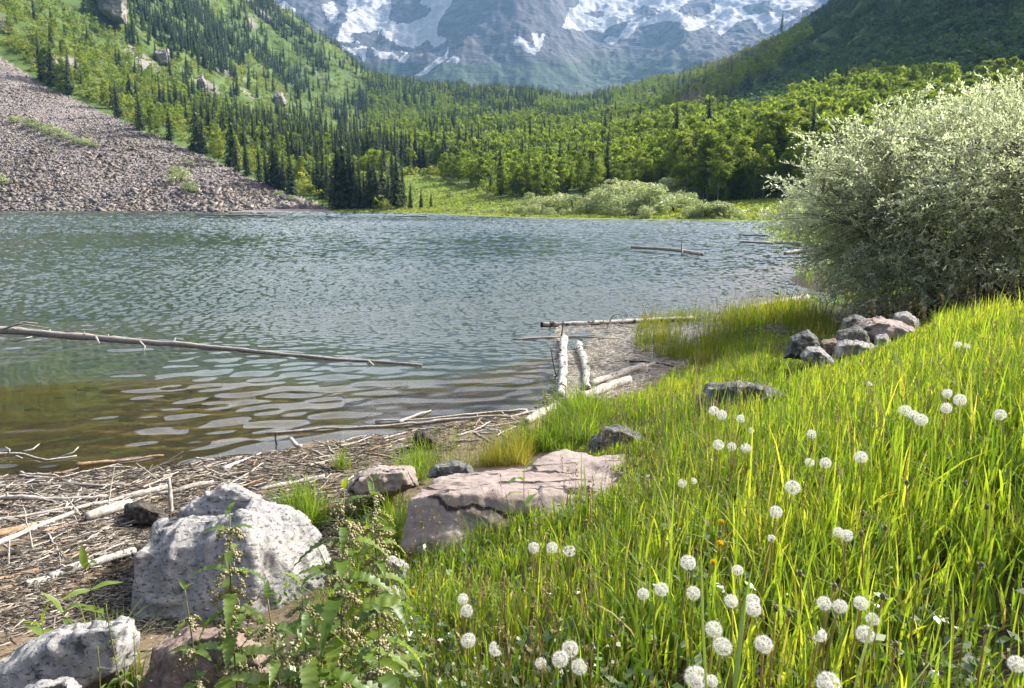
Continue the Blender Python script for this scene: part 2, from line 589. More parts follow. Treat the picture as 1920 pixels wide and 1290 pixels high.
def mountain_material():
    m, nt, out = new_mat('mountain rock and snow')
    p = pos(nt)
    sn, fo = attr(nt, 'snow'), attr(nt, 'forest')
    n1 = noise(nt, mapping(nt, p, (1, 1, 2.5)), .012, 8, .68)
    n2 = noise(nt, p, .05, 6, .7)
    rock = ramp(nt, n1, [(.3, (.03, .034, .045)), (.5, (.07, .07, .082)), (.7, (.16, .145, .14))])
    rock = mixc(nt, fo, rock, ramp(nt, n2, [(.35, (.025, .05, .03)), (.65, (.06, .09, .045))]))
    n3 = noise(nt, mapping(nt, p, (1, 1, 3), (.3, .2, 0)), .045, 7, .7)
    st = noise(nt, mapping(nt, p, (.12, .12, 2.2), (.18, .1, 0)), .05, 5, .7)
    rock = mixc(nt, ramp(nt, st, [(.40, .45), (.55, 0)]), rock, (.025, .028, .036))
    s = ramp(nt, math_(nt, 'ADD', sn, math_(nt, 'MULTIPLY', math_(nt, 'SUBTRACT', n3, .5), 1.5)), [(.5, 0), (.58, 1)])
    c = mixc(nt, s, rock, (.42, .425, .44))
    finish(nt, out, c, .85, math_(nt, 'ADD', n1, math_(nt, 'MULTIPLY', st, .2)), .9, 16)
    return m


def water_material():
    m, nt, out = new_mat('lake water')
    fr = N(nt, 'ShaderNodeFresnel', IOR=1.333)
    gl = N(nt, 'ShaderNodeBsdfGlossy', Color=(.97, .98, 1), Roughness=.03)
    tr = N(nt, 'ShaderNodeBsdfTransparent', Color=(.92, .93, .86))
    mx = N(nt, 'ShaderNodeMixShader', i0=fr.outputs[0], i1=tr.outputs[0], i2=gl.outputs[0])
    nt.links.new(mx.outputs[0], out.inputs[0])
    return m


def wave_height(x, y, dr):
    """sum of many small wave trains; open water is choppy, the bay inside the floating trunk is calm"""
    rng = np.random.default_rng(17)
    r = np.hypot(x, y)
    q = np.stack([x, y], -1)
    opn = smooth(8.8, 13.5, y + .36 * x) * smooth(-.2, 3.5, r - 7)
    gust = np.clip(1 + .35 * fbm(q / 9, 2, 301) + .45 * fbm(q / 40, 2, 302), .35, 2)
    h = np.zeros_like(x)
    lam = np.geomspace(.12, 6, 72)
    tot = np.zeros_like(x)
    for i, l in enumerate(lam):
        a = -1.75 + rng.normal(0, .45)                       # the wind blows down the lake towards the camera
        ph = rng.uniform(0, 6.283)
        k = 2 * math.pi / l
        wgt = smooth(2.6, 3.8, l / dr) * (1 - smooth(5, 10, l / np.maximum(dr, .035)))
        env = .6 + .8 * np.sin(.23 * k * (x * math.sin(a) - y * math.cos(a)) / 2.3 + ph * 3) ** 2
        h += wgt * env * (l / (2 * math.pi)) * np.sin(k * (x * math.cos(a) + y * math.sin(a)) + ph)
        tot += wgt ** 2
    h *= CHOP * 1.42 / np.sqrt(np.maximum(tot, .3))
    c = np.zeros_like(x)
    for l, s_ in ((.3, .9), (.38, 1), (.46, 1), (.55, .9), (.7, .7), (1.0, .4), (.24, .7)):
        for _ in range(2):
            a = -1.32 + rng.normal(0, .3)
            k = 2 * math.pi / l
            c += s_ * (l / (2 * math.pi)) * np.sin(k * (x * math.cos(a) + y * math.sin(a)) + rng.uniform(0, 6.28) + .9 * vnoise(q * .5, 5))
    c *= CALM * smooth(.0, .9, .55 + fbm(q / 3.2, 2, 311) + .25 * smooth(-7, -1, x))
    edge = smooth(2.0, 4.6, r)
    return (h * opn * gust + c * (1 - opn)) * edge


CHOP, CALM = .22, .048

# ------------------------------------------------------------------ ground sheets
x, y, F = polar(np.geomspace(.35, 40, 300), np.linspace(-math.pi, math.pi, 760))
ground = link('ground', mesh('ground', np.stack([x, y, ground_h(x, y)], -1), F, ground_material(), True))
tag(ground, kind='structure')

x, y, F = polar(np.geomspace(39.5, 1650, 520), np.radians(np.linspace(-62, 62, 900)))
zf = ground_h(x, y)
zf[np.hypot(x, y) < 41] -= .05
u, v, d = project(np.stack([x, y, zf], -1))
jit = 9 * fbm(np.stack([x, y], -1) / 14, 3, 41)
scree_m = (in_poly(u + jit, v + jit, SCREE) & (zf > -1)).astype(float)
meadow_m = (in_poly(u + jit, v + jit * .5, MEADOW) & (d < 300)).astype(float)
rock_m = smooth(.42, .55, fbm(np.stack([x, y], -1) / 38, 4, 77)) * (zf > 40) * (d > 330)
valley = link('hills', mesh('hills', np.stack([x, y, zf], -1), F, valley_material(), True, {'scree': scree_m, 'meadow': meadow_m, 'rock': rock_m}))
tag(valley, kind='structure')

# mountain range closing the valley
MOUNT_TPS = TPS([P(*q) for q in (
    (300, 250, 2100), (700, 250, 2100), (1000, 250, 2100), (1300, 250, 2100), (1700, 250, 2100), (2200, 250, 2100), (-200, 250, 2100),
    (700, 120, 2600), (960, 150, 2450), (1100, 140, 2600), (1250, 130, 2500), (1450, 120, 2500), (600, 60, 2800), (850, 60, 2750), (1000, 40, 2650), (1060, 60, 2950), (1200, 50, 2950), (1400, 50, 2850), (1550, 60, 2800),
    (560, -20, 3000), (700, 0, 3050), (900, -20, 2850), (1000, -50, 2850), (1120, -10, 3250), (1300, 0, 3200), (1500, -10, 3150), (1700, -20, 3000),
    (500, -50, 3300), (650, -60, 3350), (800, -65, 3300), (960, -70, 3200), (1100, -80, 3600), (1250, -60, 3600), (1420, -55, 3600), (1600, -50, 3400), (200, -40, 3200), (1900, -40, 3200), (-300, 60, 3000), (2400, 60, 3000))]
    + [np.array(q, float) for q in ((-900, 4200, 900), (0, 4200, 850), (900, 4200, 900), (-2200, 4000, 500), (2200, 4000, 500))], 1e-7)
x, y, F = polar(np.linspace(2050, 4100, 380), np.radians(np.linspace(-40, 40, 800)))
q = np.stack([x, y], -1)
zm = MOUNT_TPS(x, y)
rel = smooth(250, 500, zm)
zm = zm + rel * (70 * ridged(q / 420 + 2, 6, 21, .52) + 26 * fbm(q / 90, 4, 12) + 7 * ridged(q / 30, 3, 33))
u, v, d = project(np.stack([x, y, zm], -1))
ju, jv = u + 9 * fbm(q / 60, 4, 51), v + 6 * fbm(q / 60, 4, 52)
SNOW = [
    [(629, 73), (647, 40), (655, 15), (644, -60), (740, -60), (731, 22), (728, 40), (746, 47), (771, 44), (797, 33), (811, 18), (790, 7), (793, -60), (865, -60), (833, 22), (819, 55), (822, 69), (841, 71), (833, 78), (815, 90), (804, 77), (782, 91), (757, 86), (739, 82), (724, 69), (713, 55), (709, 69), (704, 58), (673, 58), (658, 66), (677, 80)],
    [(701, 88), (713, 97), (735, 99), (757, 95), (768, 106), (757, 121), (746, 115), (735, 110), (720, 111), (702, 100)],
    [(776, 142), (800, 125), (833, 98), (841, 84), (836, 107), (815, 123), (790, 143)],
    [(830, 117), (850, 104), (863, 113), (855, 122), (845, 116)],
    [(964, 65), (975, 70), (984, 80), (996, 84), (1002, 84), (997, 75), (998, 64), (1010, 63), (1013, 77), (1018, 65), (1026, 64), (1014, 94), (1002, 103), (990, 99), (975, 88), (965, 84)],
    [(1052, 53), (1060, 40), (1070, 20), (1085, 10), (1095, -60), (1160, -60), (1560, -60), (1530, 10), (1480, 40), (1440, 64), (1420, 50), (1410, 35), (1380, 40), (1350, 68), (1330, 50), (1290, 58), (1275, 42), (1260, 40), (1200, 48), (1180, 68), (1165, 75), (1155, 71), (1170, 50), (1185, 40), (1150, 45), (1130, 67), (1110, 55), (1095, 60), (1080, 57)],
    [(633, 80), (660, 92), (680, 83), (692, 88), (686, 120), (675, 105), (655, 100)],
    [(1135, 80), (1142, 68), (1154, 72), (1150, 86)], [(505, 10), (530, 0), (560, 15), (545, 40), (520, 30)], [(600, 8), (625, 5), (640, 25), (630, 50), (610, 40)]]  # last patch is sunlit rock, its brightness painted with the snow colour
HOLES = [[(1272, 20), (1300, -5), (1345, -5), (1337, 20), (1310, 34), (1285, 32)], [(1185, 22), (1215, 10), (1240, 24), (1215, 34)], [(1390, 10), (1440, 4), (1452, 20), (1410, 28)], [(1465, 20), (1510, 10), (1500, 30)], [(1100, 25), (1120, 18), (1135, 28), (1115, 35)], [(734, 95), (760, 100), (750, 110)], [(735, 28), (770, 24), (775, 34), (745, 38)]]
sm = np.zeros(len(u), bool)
for pl in SNOW:
    sm |= in_poly(ju, jv, pl)
for pl in HOLES:
    sm &= ~in_poly(ju, jv, pl)
sm |= (v < -40) & (fbm(q / 150, 3, 61) > -.15)
fo = smooth(90, 125, v + 14 * fbm(q / 120, 3, 71)) * ((u > 1090) | (v > 118)) * (1 - sm)
mountain = link('mountain', mesh('mountain', np.stack([x, y, zm], -1), F, mountain_material(), True, {'snow': sm.astype(float), 'forest': fo}))
tag(mountain, kind='structure')

# lake surface
rr = [2.3]
while rr[-1] < 640:
    rr.append(rr[-1] + max(.034, .0018 * rr[-1]))
rr = np.array(rr)
x, y, F = polar(rr, np.radians(np.concatenate([np.linspace(-80, -40, 60)[:-1], np.linspace(-40, 30, 880), np.linspace(30, 60, 40)[1:]])))
dr = np.maximum(.034, .0018 * np.hypot(x, y))
lake = link('lake', mesh('lake', np.stack([x, y, wave_height(x, y, dr)], -1), F, water_material(), True))
tag(lake, kind='structure')
# ------------------------------------------------------------------ tree builders (unit height)
def spruce_faces(rng, layers, branches, width=.13, detail=2, base=.05):
    V, F = [], []

    def tri(a, b, c):
        k = len(V)
        V.extend((a, b, c))
        F.append((k, k + 1, k + 2))
    for i in range(layers):
        t = (i + .5) / layers
        z = base + (1 - base) * t ** .92
        R = width * (1 - t) ** .8 * (1 - .35 * math.exp(-t * 14)) + .006
        nb = max(3, int(round(branches * (1 - .5 * t))))
        a0 = rng.uniform(0, 6.28)
        for k in range(nb):
            a = a0 + 6.283 * k / nb + rng.uniform(-.35, .35)
            r = R * rng.uniform(.55, 1.2)
            dr = r * rng.uniform(.25, .6)
            c, s = math.cos(a), math.sin(a)
            wv = r * rng.uniform(.3, .48)
            z0 = z + rng.uniform(-.4, .4) / layers
            root = np.array([0, 0, z0 + .012])
            tip = np.array([c * r, s * r, z0 - dr])
            mid = (root * .45 + tip * .55) + np.array([0, 0, .25 * dr])
            l = mid + np.array([-s * wv, c * wv, -.5 * wv])
            rr = mid + np.array([s * wv, -c * wv, -.5 * wv])
            if detail <= 1:
                tri(root, l, tip)
                tri(root, tip, rr)
            else:
                tri(root, l, mid)
                tri(root, mid, rr)
                for q in range(detail):
                    o1 = mid + (tip - mid) * rng.uniform(.1, .5) + np.array([-s, c, 0]) * rng.uniform(-1, 1) * wv
                    o2 = tip + np.array([-s, c, 0]) * rng.uniform(-.8, .8) * wv + np.array([0, 0, rng.uniform(-.25, .1) * r])
                    tri(mid, o1, o2)
                    dn = mid + (tip - mid) * rng.uniform(0, .8)
                    tri(dn, dn + np.array([c, s, 0]) * .1 * r + np.array([-s, c, 0]) * rng.uniform(-.5, .5) * wv, dn + np.array([0, 0, -rng.uniform(.3, .7) * wv - .004]))
    tri(np.array([0.006, 0, .95]), np.array([-.004, .005, .95]), np.array([0, 0, 1.0]))
    return np.array(V), np.array(F)


def cone(r0, r1, z0, z1, k=6):
    a = np.arange(k) * 2 * math.pi / k
    V = np.concatenate([np.stack([r0 * np.cos(a), r0 * np.sin(a), np.full(k, z0)], -1), np.stack([r1 * np.cos(a), r1 * np.sin(a), np.full(k, z1)], -1)])
    i = np.arange(k)
    j = (i + 1) % k
    return V, np.stack([i, j, j + k, i + k], -1)


def quads(centers, n1, size, rng, aspect=.6):
    """small leaf faces at centres, roughly facing n1"""
    n = len(centers)
    nn = n1 + rng.normal(0, .75, (n, 3))
    nn /= np.linalg.norm(nn, axis=1, keepdims=True)
    t = np.cross(nn, rng.normal(0, 1, (n, 3)))
    t /= np.linalg.norm(t, axis=1, keepdims=True)
    b = np.cross(nn, t)
    s = np.asarray(size) * rng.uniform(.65, 1.35, n)
    t = t * s[:, None]
    b = b * (s * aspect)[:, None]
    V = np.stack([centers - t, centers + b - .1 * t, centers + t, centers - b - .1 * t], 1).reshape(-1, 3)
    i = np.arange(n) * 4
    return V, np.stack([i, i + 1, i + 2, i + 3], -1)


def clump_points(rng, n_clumps, per, shape, clump_r):
    """points in leaf clumps spread over a crown; shape(t) = crown radius at height t"""
    C = []
    for k in range(n_clumps):
        t = rng.uniform(0, 1)
        a = rng.uniform(0, 6.283)
        r = shape(t) * math.sqrt(rng.uniform(.15, 1))
        C.append((r * math.cos(a), r * math.sin(a), t))
    C = np.array(C)
    pts, nor, tint = [], [], []
    for c in C:
        d = rng.normal(0, 1, (per, 3))
        d /= np.linalg.norm(d, axis=1, keepdims=True)
        rad = clump_r * rng.uniform(.5, 1.1, per) ** .6 * rng.uniform(.8, 1.2)
        pts.append(c + d * rad[:, None] * np.array([1, 1, .8]))
        nor.append(d)
        tint.append(np.full(per, rng.uniform(.15, .85)))
    return np.concatenate(pts), np.concatenate(nor), np.concatenate(tint)


def aspen_crown(rng, clumps, per, size, low=.22, width=.2):
    def shape(t):
        return width * max(.1, math.sin(math.pi * min(1, .18 + t * .80)) ** .8) * .95
    p, n, t = clump_points(rng, clumps, per, shape, width * (.34 if clumps > 30 else .45))
    p[:, 2] = low + p[:, 2] * (1 - low - width * .2)
    V, F = quads(p, n, size, rng, .75)
    return V, F, np.repeat(np.clip(t + rng.normal(0, .12, len(t)), 0, 1), 4)


def bush_crown(rng, clumps, per, size):
    def shape(t):
        return .62 * math.sqrt(max(.05, 1 - t * t)) * .95
    p, n, t = clump_points(rng, clumps, per, shape, .2)
    p[:, 2] = .06 + p[:, 2] * .8
    V, F = quads(p, n + np.array([0, 0, .5]), size, rng, .5)
    return V, F, np.repeat(np.clip(t + rng.normal(0, .12, len(t)), 0, 1), 4)


M_SPRUCE = leaf_mat('spruce needles', [(0, (.024, .046, .022)), (.5, (.048, .08, .032)), (1, (.085, .115, .042))], (1.1, 1.2, .6), .3, .5, .04, True)
M_DEADFIR = leaf_mat('dead spruce twigs', [(0, (.10, .085, .075)), (1, (.20, .17, .15))], (1, 1, 1), .2, .6, .02)
M_ASPEN = leaf_mat('aspen leaves', [(0, (.075, .125, .03)), (.5, (.145, .205, .05)), (1, (.23, .28, .075))], (2.4, 2.2, .7), .5, .6, .02, True)
M_SHRUB = leaf_mat('hillside shrub leaves', [(0, (.11, .15, .035)), (.5, (.19, .235, .055)), (1, (.28, .30, .09))], (2.0, 1.95, .9), .48, .6, .02)
M_SHADED_BRUSH = leaf_mat('shade-darkened brush', [(0, (.035, .072, .045)), (.5, (.065, .115, .064)), (1, (.11, .165, .085))], (1.4, 1.5, .8), .35, .6, .02)  # darker leaf colour paints in the shade of the right slope
M_WILLOWFAR = leaf_mat('shore willow leaves', [(0, (.19, .235, .12)), (.5, (.33, .37, .21)), (1, (.47, .50, .33))], (1.4, 1.5, .8), .4, .5, .05, True)


def bark_mat(name, a, b, scale=8, rough=.85):
    m, nt, out = new_mat(name)
    p = N(nt, 'ShaderNodeTexCoord').outputs['Object']
    n = noise(nt, mapping(nt, p, (1, 1, .25)), scale, 5, .7)
    finish(nt, out, ramp(nt, n, [(.35, a), (.65, b)]), rough, n, .6, .02)
    return m


M_TRUNK = bark_mat('spruce bark', (.04, .03, .022), (.12, .095, .075))
M_ASPENBARK = bark_mat('aspen bark', (.16, .15, .12), (.52, .50, .43))


def proto_meshes(kind, n):
    res = []
    for k in range(n):
        rng = np.random.default_rng(100 + k * 7 + len(kind))
        if kind == 'spruce':
            V, F = spruce_faces(rng, 30, 9, rng.uniform(.105, .15), 3, rng.uniform(.03, .08))
            cv, cf = cone(.05, .004, .08, .93, 7)
            mb = MB().add(V, F, np.repeat(rng.uniform(0, 1, len(F)), 3)).add(cv, cf, .1)
            crown = mb.mesh('crown', M_SPRUCE)
            tv, tf = cone(.014, .003, -.03, .97, 7)
            trunk = MB().add(tv, tf).mesh('trunk', M_TRUNK)
        elif kind == 'aspen':
            V, F, t = aspen_crown(rng, 70, 60, .0145, rng.uniform(.06, .2), rng.uniform(.15, .2))
            crown = MB().add(V, F, t).mesh('crown', M_ASPEN)
            tv, tf = cone(.013, .003, -.03, .9, 7)
            mb = MB().add(tv, tf)
            for _ in range(7):
                z0, a, r = rng.uniform(.3, .75), rng.uniform(0, 6.28), rng.uniform(.08, .15)
                tube_simple(mb, [(0, 0, z0), (r * .6 * math.cos(a), r * .6 * math.sin(a), z0 + .07), (r * math.cos(a), r * math.sin(a), z0 + .16)], [.005, .004, .002], 4)
            trunk = mb.mesh('trunk', M_ASPENBARK)
        else:
            V, F, t = bush_crown(rng, 30, 44, .045)
            crown = MB().add(V, F, t).mesh('crown', M_WILLOWFAR)
            mb = MB()
            for _ in range(9):
                a, r = rng.uniform(0, 6.28), rng.uniform(.15, .45)
                tube_simple(mb, [(0, 0, -.03), (r * .5 * math.cos(a), r * .5 * math.sin(a), .35), (r * math.cos(a), r * math.sin(a), .75)], [.014, .01, .004], 4)
            trunk = mb.mesh('stem', M_TRUNK)
        res.append((crown, trunk))
    return res


def tube_pts(path, radii, k=8, noise_amp=0.0, seed=0, cap=True, squash=1.0):
    path = np.asarray(path, float)
    n = len(path)
    radii = np.broadcast_to(np.asarray(radii, float), (n,))
    T = np.gradient(path, axis=0)
    T /= np.linalg.norm(T, axis=1, keepdims=True) + 1e-12
    up = np.array([0, 0, 1.0]) if abs(T[0, 2]) < .9 else np.array([1.0, 0, 0])
    A = np.cross(T, up)
    A /= np.linalg.norm(A, axis=1, keepdims=True) + 1e-12
    B = np.cross(A, T)
    ang = np.arange(k) * 2 * math.pi / k
    ring = radii[:, None, None] * (np.cos(ang)[None, :, None] * A[:, None] + squash * np.sin(ang)[None, :, None] * B[:, None])
    V = path[:, None] + ring
    if noise_amp:
        f = vnoise(V.reshape(-1, 3) * (1.2 / max(radii.max(), 1e-4)), seed).reshape(n, k)
        V = path[:, None] + ring * (1 + noise_amp * f)[..., None]
    V = V.reshape(-1, 3)
    i = np.arange(n * k).reshape(n, k)
    j = np.roll(i, -1, 1)
    F = [np.stack([i[:-1].ravel(), j[:-1].ravel(), j[1:].ravel(), i[1:].ravel()], -1)]
    if cap:
        V = np.concatenate([V, [path[0] - T[0] * radii[0] * .15], [path[-1] + T[-1] * radii[-1] * .15]])
        c0, c1 = n * k, n * k + 1
        F.append(np.concatenate([np.stack([j[0], i[0], np.full(k, c0)], -1), np.stack([i[-1], j[-1], np.full(k, c1)], -1)]))
    return V, F


def tube_simple(mb, path, radii, k=5, a=0.0, namp=0.0, seed=0, cap=True):
    V, F = tube_pts(path, radii, k, namp, seed, cap)
    mb.add(V, F, a)


SPRUCE, ASPEN, WILLOW = proto_meshes('spruce', 5), proto_meshes('aspen', 6), proto_meshes('willow', 4)


def plant_tree(name, pr, p, h, wf, label, cat, group, with_parts=True, rng=RNG):
    crown, trunk = pr
    rz = rng.uniform(0, 6.28)
    if with_parts:
        t = empty(name, p)
        c = link('crown', crown, t)
        k = link('stem' if cat == 'bush' else 'trunk', trunk, t)
    else:
        t = link(name, crown, None, p)
    t.rotation_euler = (rng.normal(0, .015), rng.normal(0, .015), rz)
    t.scale = (h * wf, h * wf, h)
    tag(t, label, cat, group)
    return t


# ------------------------------------------------------------------ where the trees stand
SCREE_KEEP = [(-900, 420), (-900, -45), (-300, 22), (0, 96), (90, 155), (250, 228), (380, 282), (460, 318), (560, 362), (640, 405), (600, 420)]


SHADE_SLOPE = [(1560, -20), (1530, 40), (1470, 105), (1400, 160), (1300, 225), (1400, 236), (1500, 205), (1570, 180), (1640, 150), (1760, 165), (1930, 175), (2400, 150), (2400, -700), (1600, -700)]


def zone_of(u, v, d, q, rng):
    """0 none, 1 spruce, 2 aspen, 3 shrub, 4 dead spruce"""
    n = len(u)
    r = rng.uniform(0, 1, n)
    nz = fbm(q / 55, 3, 91)
    nz2 = fbm(q / 120, 3, 95)
    L2 = np.interp(u, [-400, 0, 130, 330, 480, 640], [-260, -60, 0, 120, 205, 262])
    kind = np.full(n, 2)
    left = (u < 690) & (v < 330)
    dist = L2 - v                                     # > 0 above the light strip
    kind[left & (dist > 22)] = 1
    grp = fbm(q / 70, 3, 97)
    kind[left & (dist > 22) & (r > .12 + .8 * smooth(-.22, .12, grp))] = 3
    strip = left & (np.abs(dist) <= 22)
    kind[strip] = np.where(r[strip] < .12, 1, 3)
    lo = left & (dist < -22)
    pc = .015 + .55 * smooth(.08, .4, nz)
    kind[lo] = np.where(r[lo] < pc[lo], 1, np.where(r[lo] < pc[lo] + .16, 2, 3))
    mid = ~left & (u < 1150)
    vv = v + 50 * nz2
    kind[mid] = np.where(vv[mid] < 185, np.where(r[mid] < .72, 1, 2), np.where(vv[mid] < 330, np.where(r[mid] < .01 + .75 * smooth(.12, .4, nz[mid]), 1, 2), np.where(r[mid] < .16, 1, 2)))
    rt = ~left & (u >= 1150)
    kind[rt] = np.where(r[rt] < .008, 1, 2)
    dz = rt & (u > 1270) & (u < 1440) & (v > 95) & (v < 240) & (v < 250 - (u - 1270) * .4) & (nz > -.25)
    kind[dz & (r < .75)] = 4
    up = (u > 1120) & (u < 1330) & (v < 200)
    kind[up & (r < .12)] = 1
    kind[rt & in_poly(u + 25 * nz, v + 20 * nz, SHADE_SLOPE)] = 5  # brush whose dark colour stands in for the slope's shade
    kind[in_poly(u, v, SCREE_KEEP)] = 0
    near_meadow = in_poly(u, v, MEADOW) & (d < 290)
    kind[near_meadow] = 0
    return kind


def forest():
    rng = np.random.default_rng(5)
    n = 76000
    a = rng.uniform(math.radians(-43), math.radians(43), n)
    r = np.sqrt(rng.uniform(95 ** 2, 1420 ** 2, n))
    # denser close by
    n2 = 9000
    a = np.concatenate([a, rng.uniform(math.radians(-43), math.radians(43), n2)])
    r = np.concatenate([r, np.sqrt(rng.uniform(100 ** 2, 480 ** 2, n2))])
    x, y = r * np.sin(a), r * np.cos(a)
    z = ground_h(x, y)
    u, v, d = project(np.stack([x, y, z], -1))
    q = np.stack([x, y], -1)
    kind = zone_of(u, v, d, q, rng)
    kind[(z < .8) | ((u > 1100) & (d < 128)) | (d < 100)] = 0
    gap = fbm(q / 30, 3, 131)
    kind[(gap > .42) & (kind > 0) & (u < 1150)] = 3
    kind[(kind == 2) & (u > 440) & (u < 830) & (d < 240) & (v > 325)] = 3
    kind[(kind == 1) & (u > 440) & (u < 830) & (d < 240) & (v > 350)] = 3
    h = np.where(kind == 1, rng.uniform(8, 19, len(u)), np.where(kind == 4, rng.uniform(12, 19, len(u)), np.where(kind == 2, rng.uniform(7, 13, len(u)), rng.uniform(1.6, 4.6, len(u)))))
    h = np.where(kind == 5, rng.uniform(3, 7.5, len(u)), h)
    h = np.where((kind == 2) & (u > 1520) & (v < 190), h * .62, h)
    h = np.where((kind <= 2) & (u < 690) & (d < 420), h * .72, h)
    h = np.where((kind <= 2) & (u > 800) & (u < 1260) & (d < 300), h * .68, h)
    keep = kind > 0
    T = [dict(x=x[keep], y=y[keep], z=z[keep], h=h[keep], k=kind[keep], w=rng.uniform(.8, 1.25, keep.sum()), hero=np.zeros(keep.sum(), int))]
    hx = dict(x=[], y=[], z=[], h=[], k=[], w=[], hero=[])
    for i, (uu, vb, vt, k, wf) in enumerate(HERO):
        p = shore_spot(uu, vb) if vb > 366 else drop(uu, vb, ground_h, 0, 60, 1400, 900)[0]
        D = project(p)[2]
        hx['x'].append(p[0]); hx['y'].append(p[1]); hx['z'].append(p[2])
        hx['h'].append(P(uu, vt, float(D))[2] - p[2]); hx['k'].append(k); hx['w'].append(wf); hx['hero'].append(i + 1)
    T.append({k: np.array(v) for k, v in hx.items()})
    return {k: np.concatenate([t[k] for t in T]) for k in T[0]}


# photo pixel of the foot, of the top, kind, width factor
HERO = [(488, 341, 273, 1, 1.1), (514, 350, 255, 1, 1.35), (533, 357, 285, 1, 1.0), (547, 364, 281, 1, 1.2), (576, 374, 277, 1, 1.3), (590, 380, 300, 1, 1.0), (607, 388, 270, 1, 1.25), (625, 392, 300, 1, 1.0), (644, 394, 228, 1, .95), (667, 394, 285, 1, 1.0), (684, 394, 320, 1, 1.1),
        (706, 394, 303, 1, 1.5), (729, 393, 317, 1, 1.1), (746, 394, 277, 1, 1.15), (770, 394, 339, 1, 1.4), (790, 394, 352, 1, 1.2), (808, 394, 357, 1, 1.4), (939, 366, 270, 1, 1.3), (921, 366, 325, 1, 1.3), (962, 368, 322, 1, 1.2), (975, 369, 310, 1, 1.5), (995, 370, 302, 1, 1.0), (1007, 370, 300, 1, 1.0),
        (817, 322, 270, 1, 1.2), (222, 222, 150, 1, 1.0), (263, 243, 172, 1, 1.15), (368, 284, 182, 1, 1.0), (437, 315, 197, 1, 1.0), (444, 322, 255, 1, 1.0), (380, 287, 215, 1, 1.2), (320, 262, 200, 1, 1.1), (130, 178, 100, 1, 1.0), (78, 150, 60, 1, 1.0), (100, 160, 75, 1, 1.1),
        (464, 330, 255, 1, 1.0), (640, 262, 205, 1, 1.0), (648, 258, 198, 1, .9), (120, 172, 110, 2, 1.1), (200, 205, 150, 2, 1.0), (290, 255, 195, 2, 1.0), (90, 155, 88, 2, 1.0), (410, 305, 250, 2, 1.2),
        (1055, 370, 306, 2, 1.3), (1037, 370, 318, 2, 1.1), (1072, 370, 322, 2, 1.2), (1022, 371, 335, 2, 1.2), (1090, 368, 310, 2, 1.2), (890, 350, 300, 2, 1.3), (860, 345, 290, 2, 1.3), (835, 335, 285, 2, 1.2), (1120, 367, 295, 2, 1.2), (1150, 370, 300, 2, 1.2), (1180, 370, 290, 2, 1.3), (1210, 372, 285, 2, 1.2), (1235, 373, 300, 2, 1.3),
        (1268, 376, 262, 2, 1.3), (1290, 377, 248, 2, 1.2), (1315, 378, 240, 2, 1.3), (1345, 379, 232, 2, 1.3), (1372, 380, 218, 2, 1.2), (1398, 381, 236, 2, 1.2), (1420, 383, 250, 2, 1.1), (1440, 384, 208, 2, 1.3), (1468, 385, 213, 2, 1.3), (1500, 385, 225, 2, 1.3), (1535, 385, 215, 2, 1.3), (1575, 385, 225, 2, 1.3),
        (1342, 379, 310, 2, 1.4), (1300, 378, 318, 2, 1.5), (1640, 385, 210, 2, 1.3), (1700, 385, 215, 2, 1.3), (1760, 385, 205, 2, 1.3), (1820, 385, 210, 2, 1.3), (1880, 385, 200, 2, 1.3),
        (500, 346, 290, 1, 1.3), (524, 354, 268, 1, 1.2), (556, 368, 290, 1, 1.3), (567, 371, 262, 1, 1.2), (598, 385, 285, 1, 1.3), (616, 390, 292, 1, 1.2), (634, 394, 262, 1, 1.2), (656, 394, 268, 1, 1.3), (676, 393, 300, 1, 1.2), (695, 393, 288, 1, 1.3), (718, 392, 295, 1, 1.3), (738, 391, 296, 1, 1.2), (756, 392, 310, 1, 1.3), (1465, 60, 22, 1, .9), (1504, 36, 0, 4, .5), (1283, 140, 118, 1, .9), (1302, 136, 112, 1, .9)]
# ------------------------------------------------------------------ the forest: the 300 largest of each kind one by one, the rest as stuff
TR = forest()


def far_templates(kind):
    res = []
    for k in range(5):
        rng = np.random.default_rng(300 + k)
        if kind in (1, 4):
            V, F = spruce_faces(rng, 11 if kind == 1 else 8, 6 if kind == 1 else 4, rng.uniform(.12, .17), 1, .04)
            if kind == 1:
                cv, cf = cone(.06, .004, .05, .9, 4)
                F = np.concatenate([F, cf[:, [0, 1, 2]] + len(V), cf[:, [0, 2, 3]] + len(V)])
                V = np.concatenate([V, cv])
            t = np.concatenate([np.repeat(rng.uniform(0, .6, (len(V)) // 3), 3), np.zeros(len(V) % 3)])[:len(V)]
            res.append((V, F, t))
        elif kind == 2:
            V, F, t = aspen_crown(rng, 18, 9, .05, .1, .21)
            res.append((V, F, t))
        else:
            V, F, t = bush_crown(rng, 11, 6, .14)
            res.append((V, F, t))
    return res


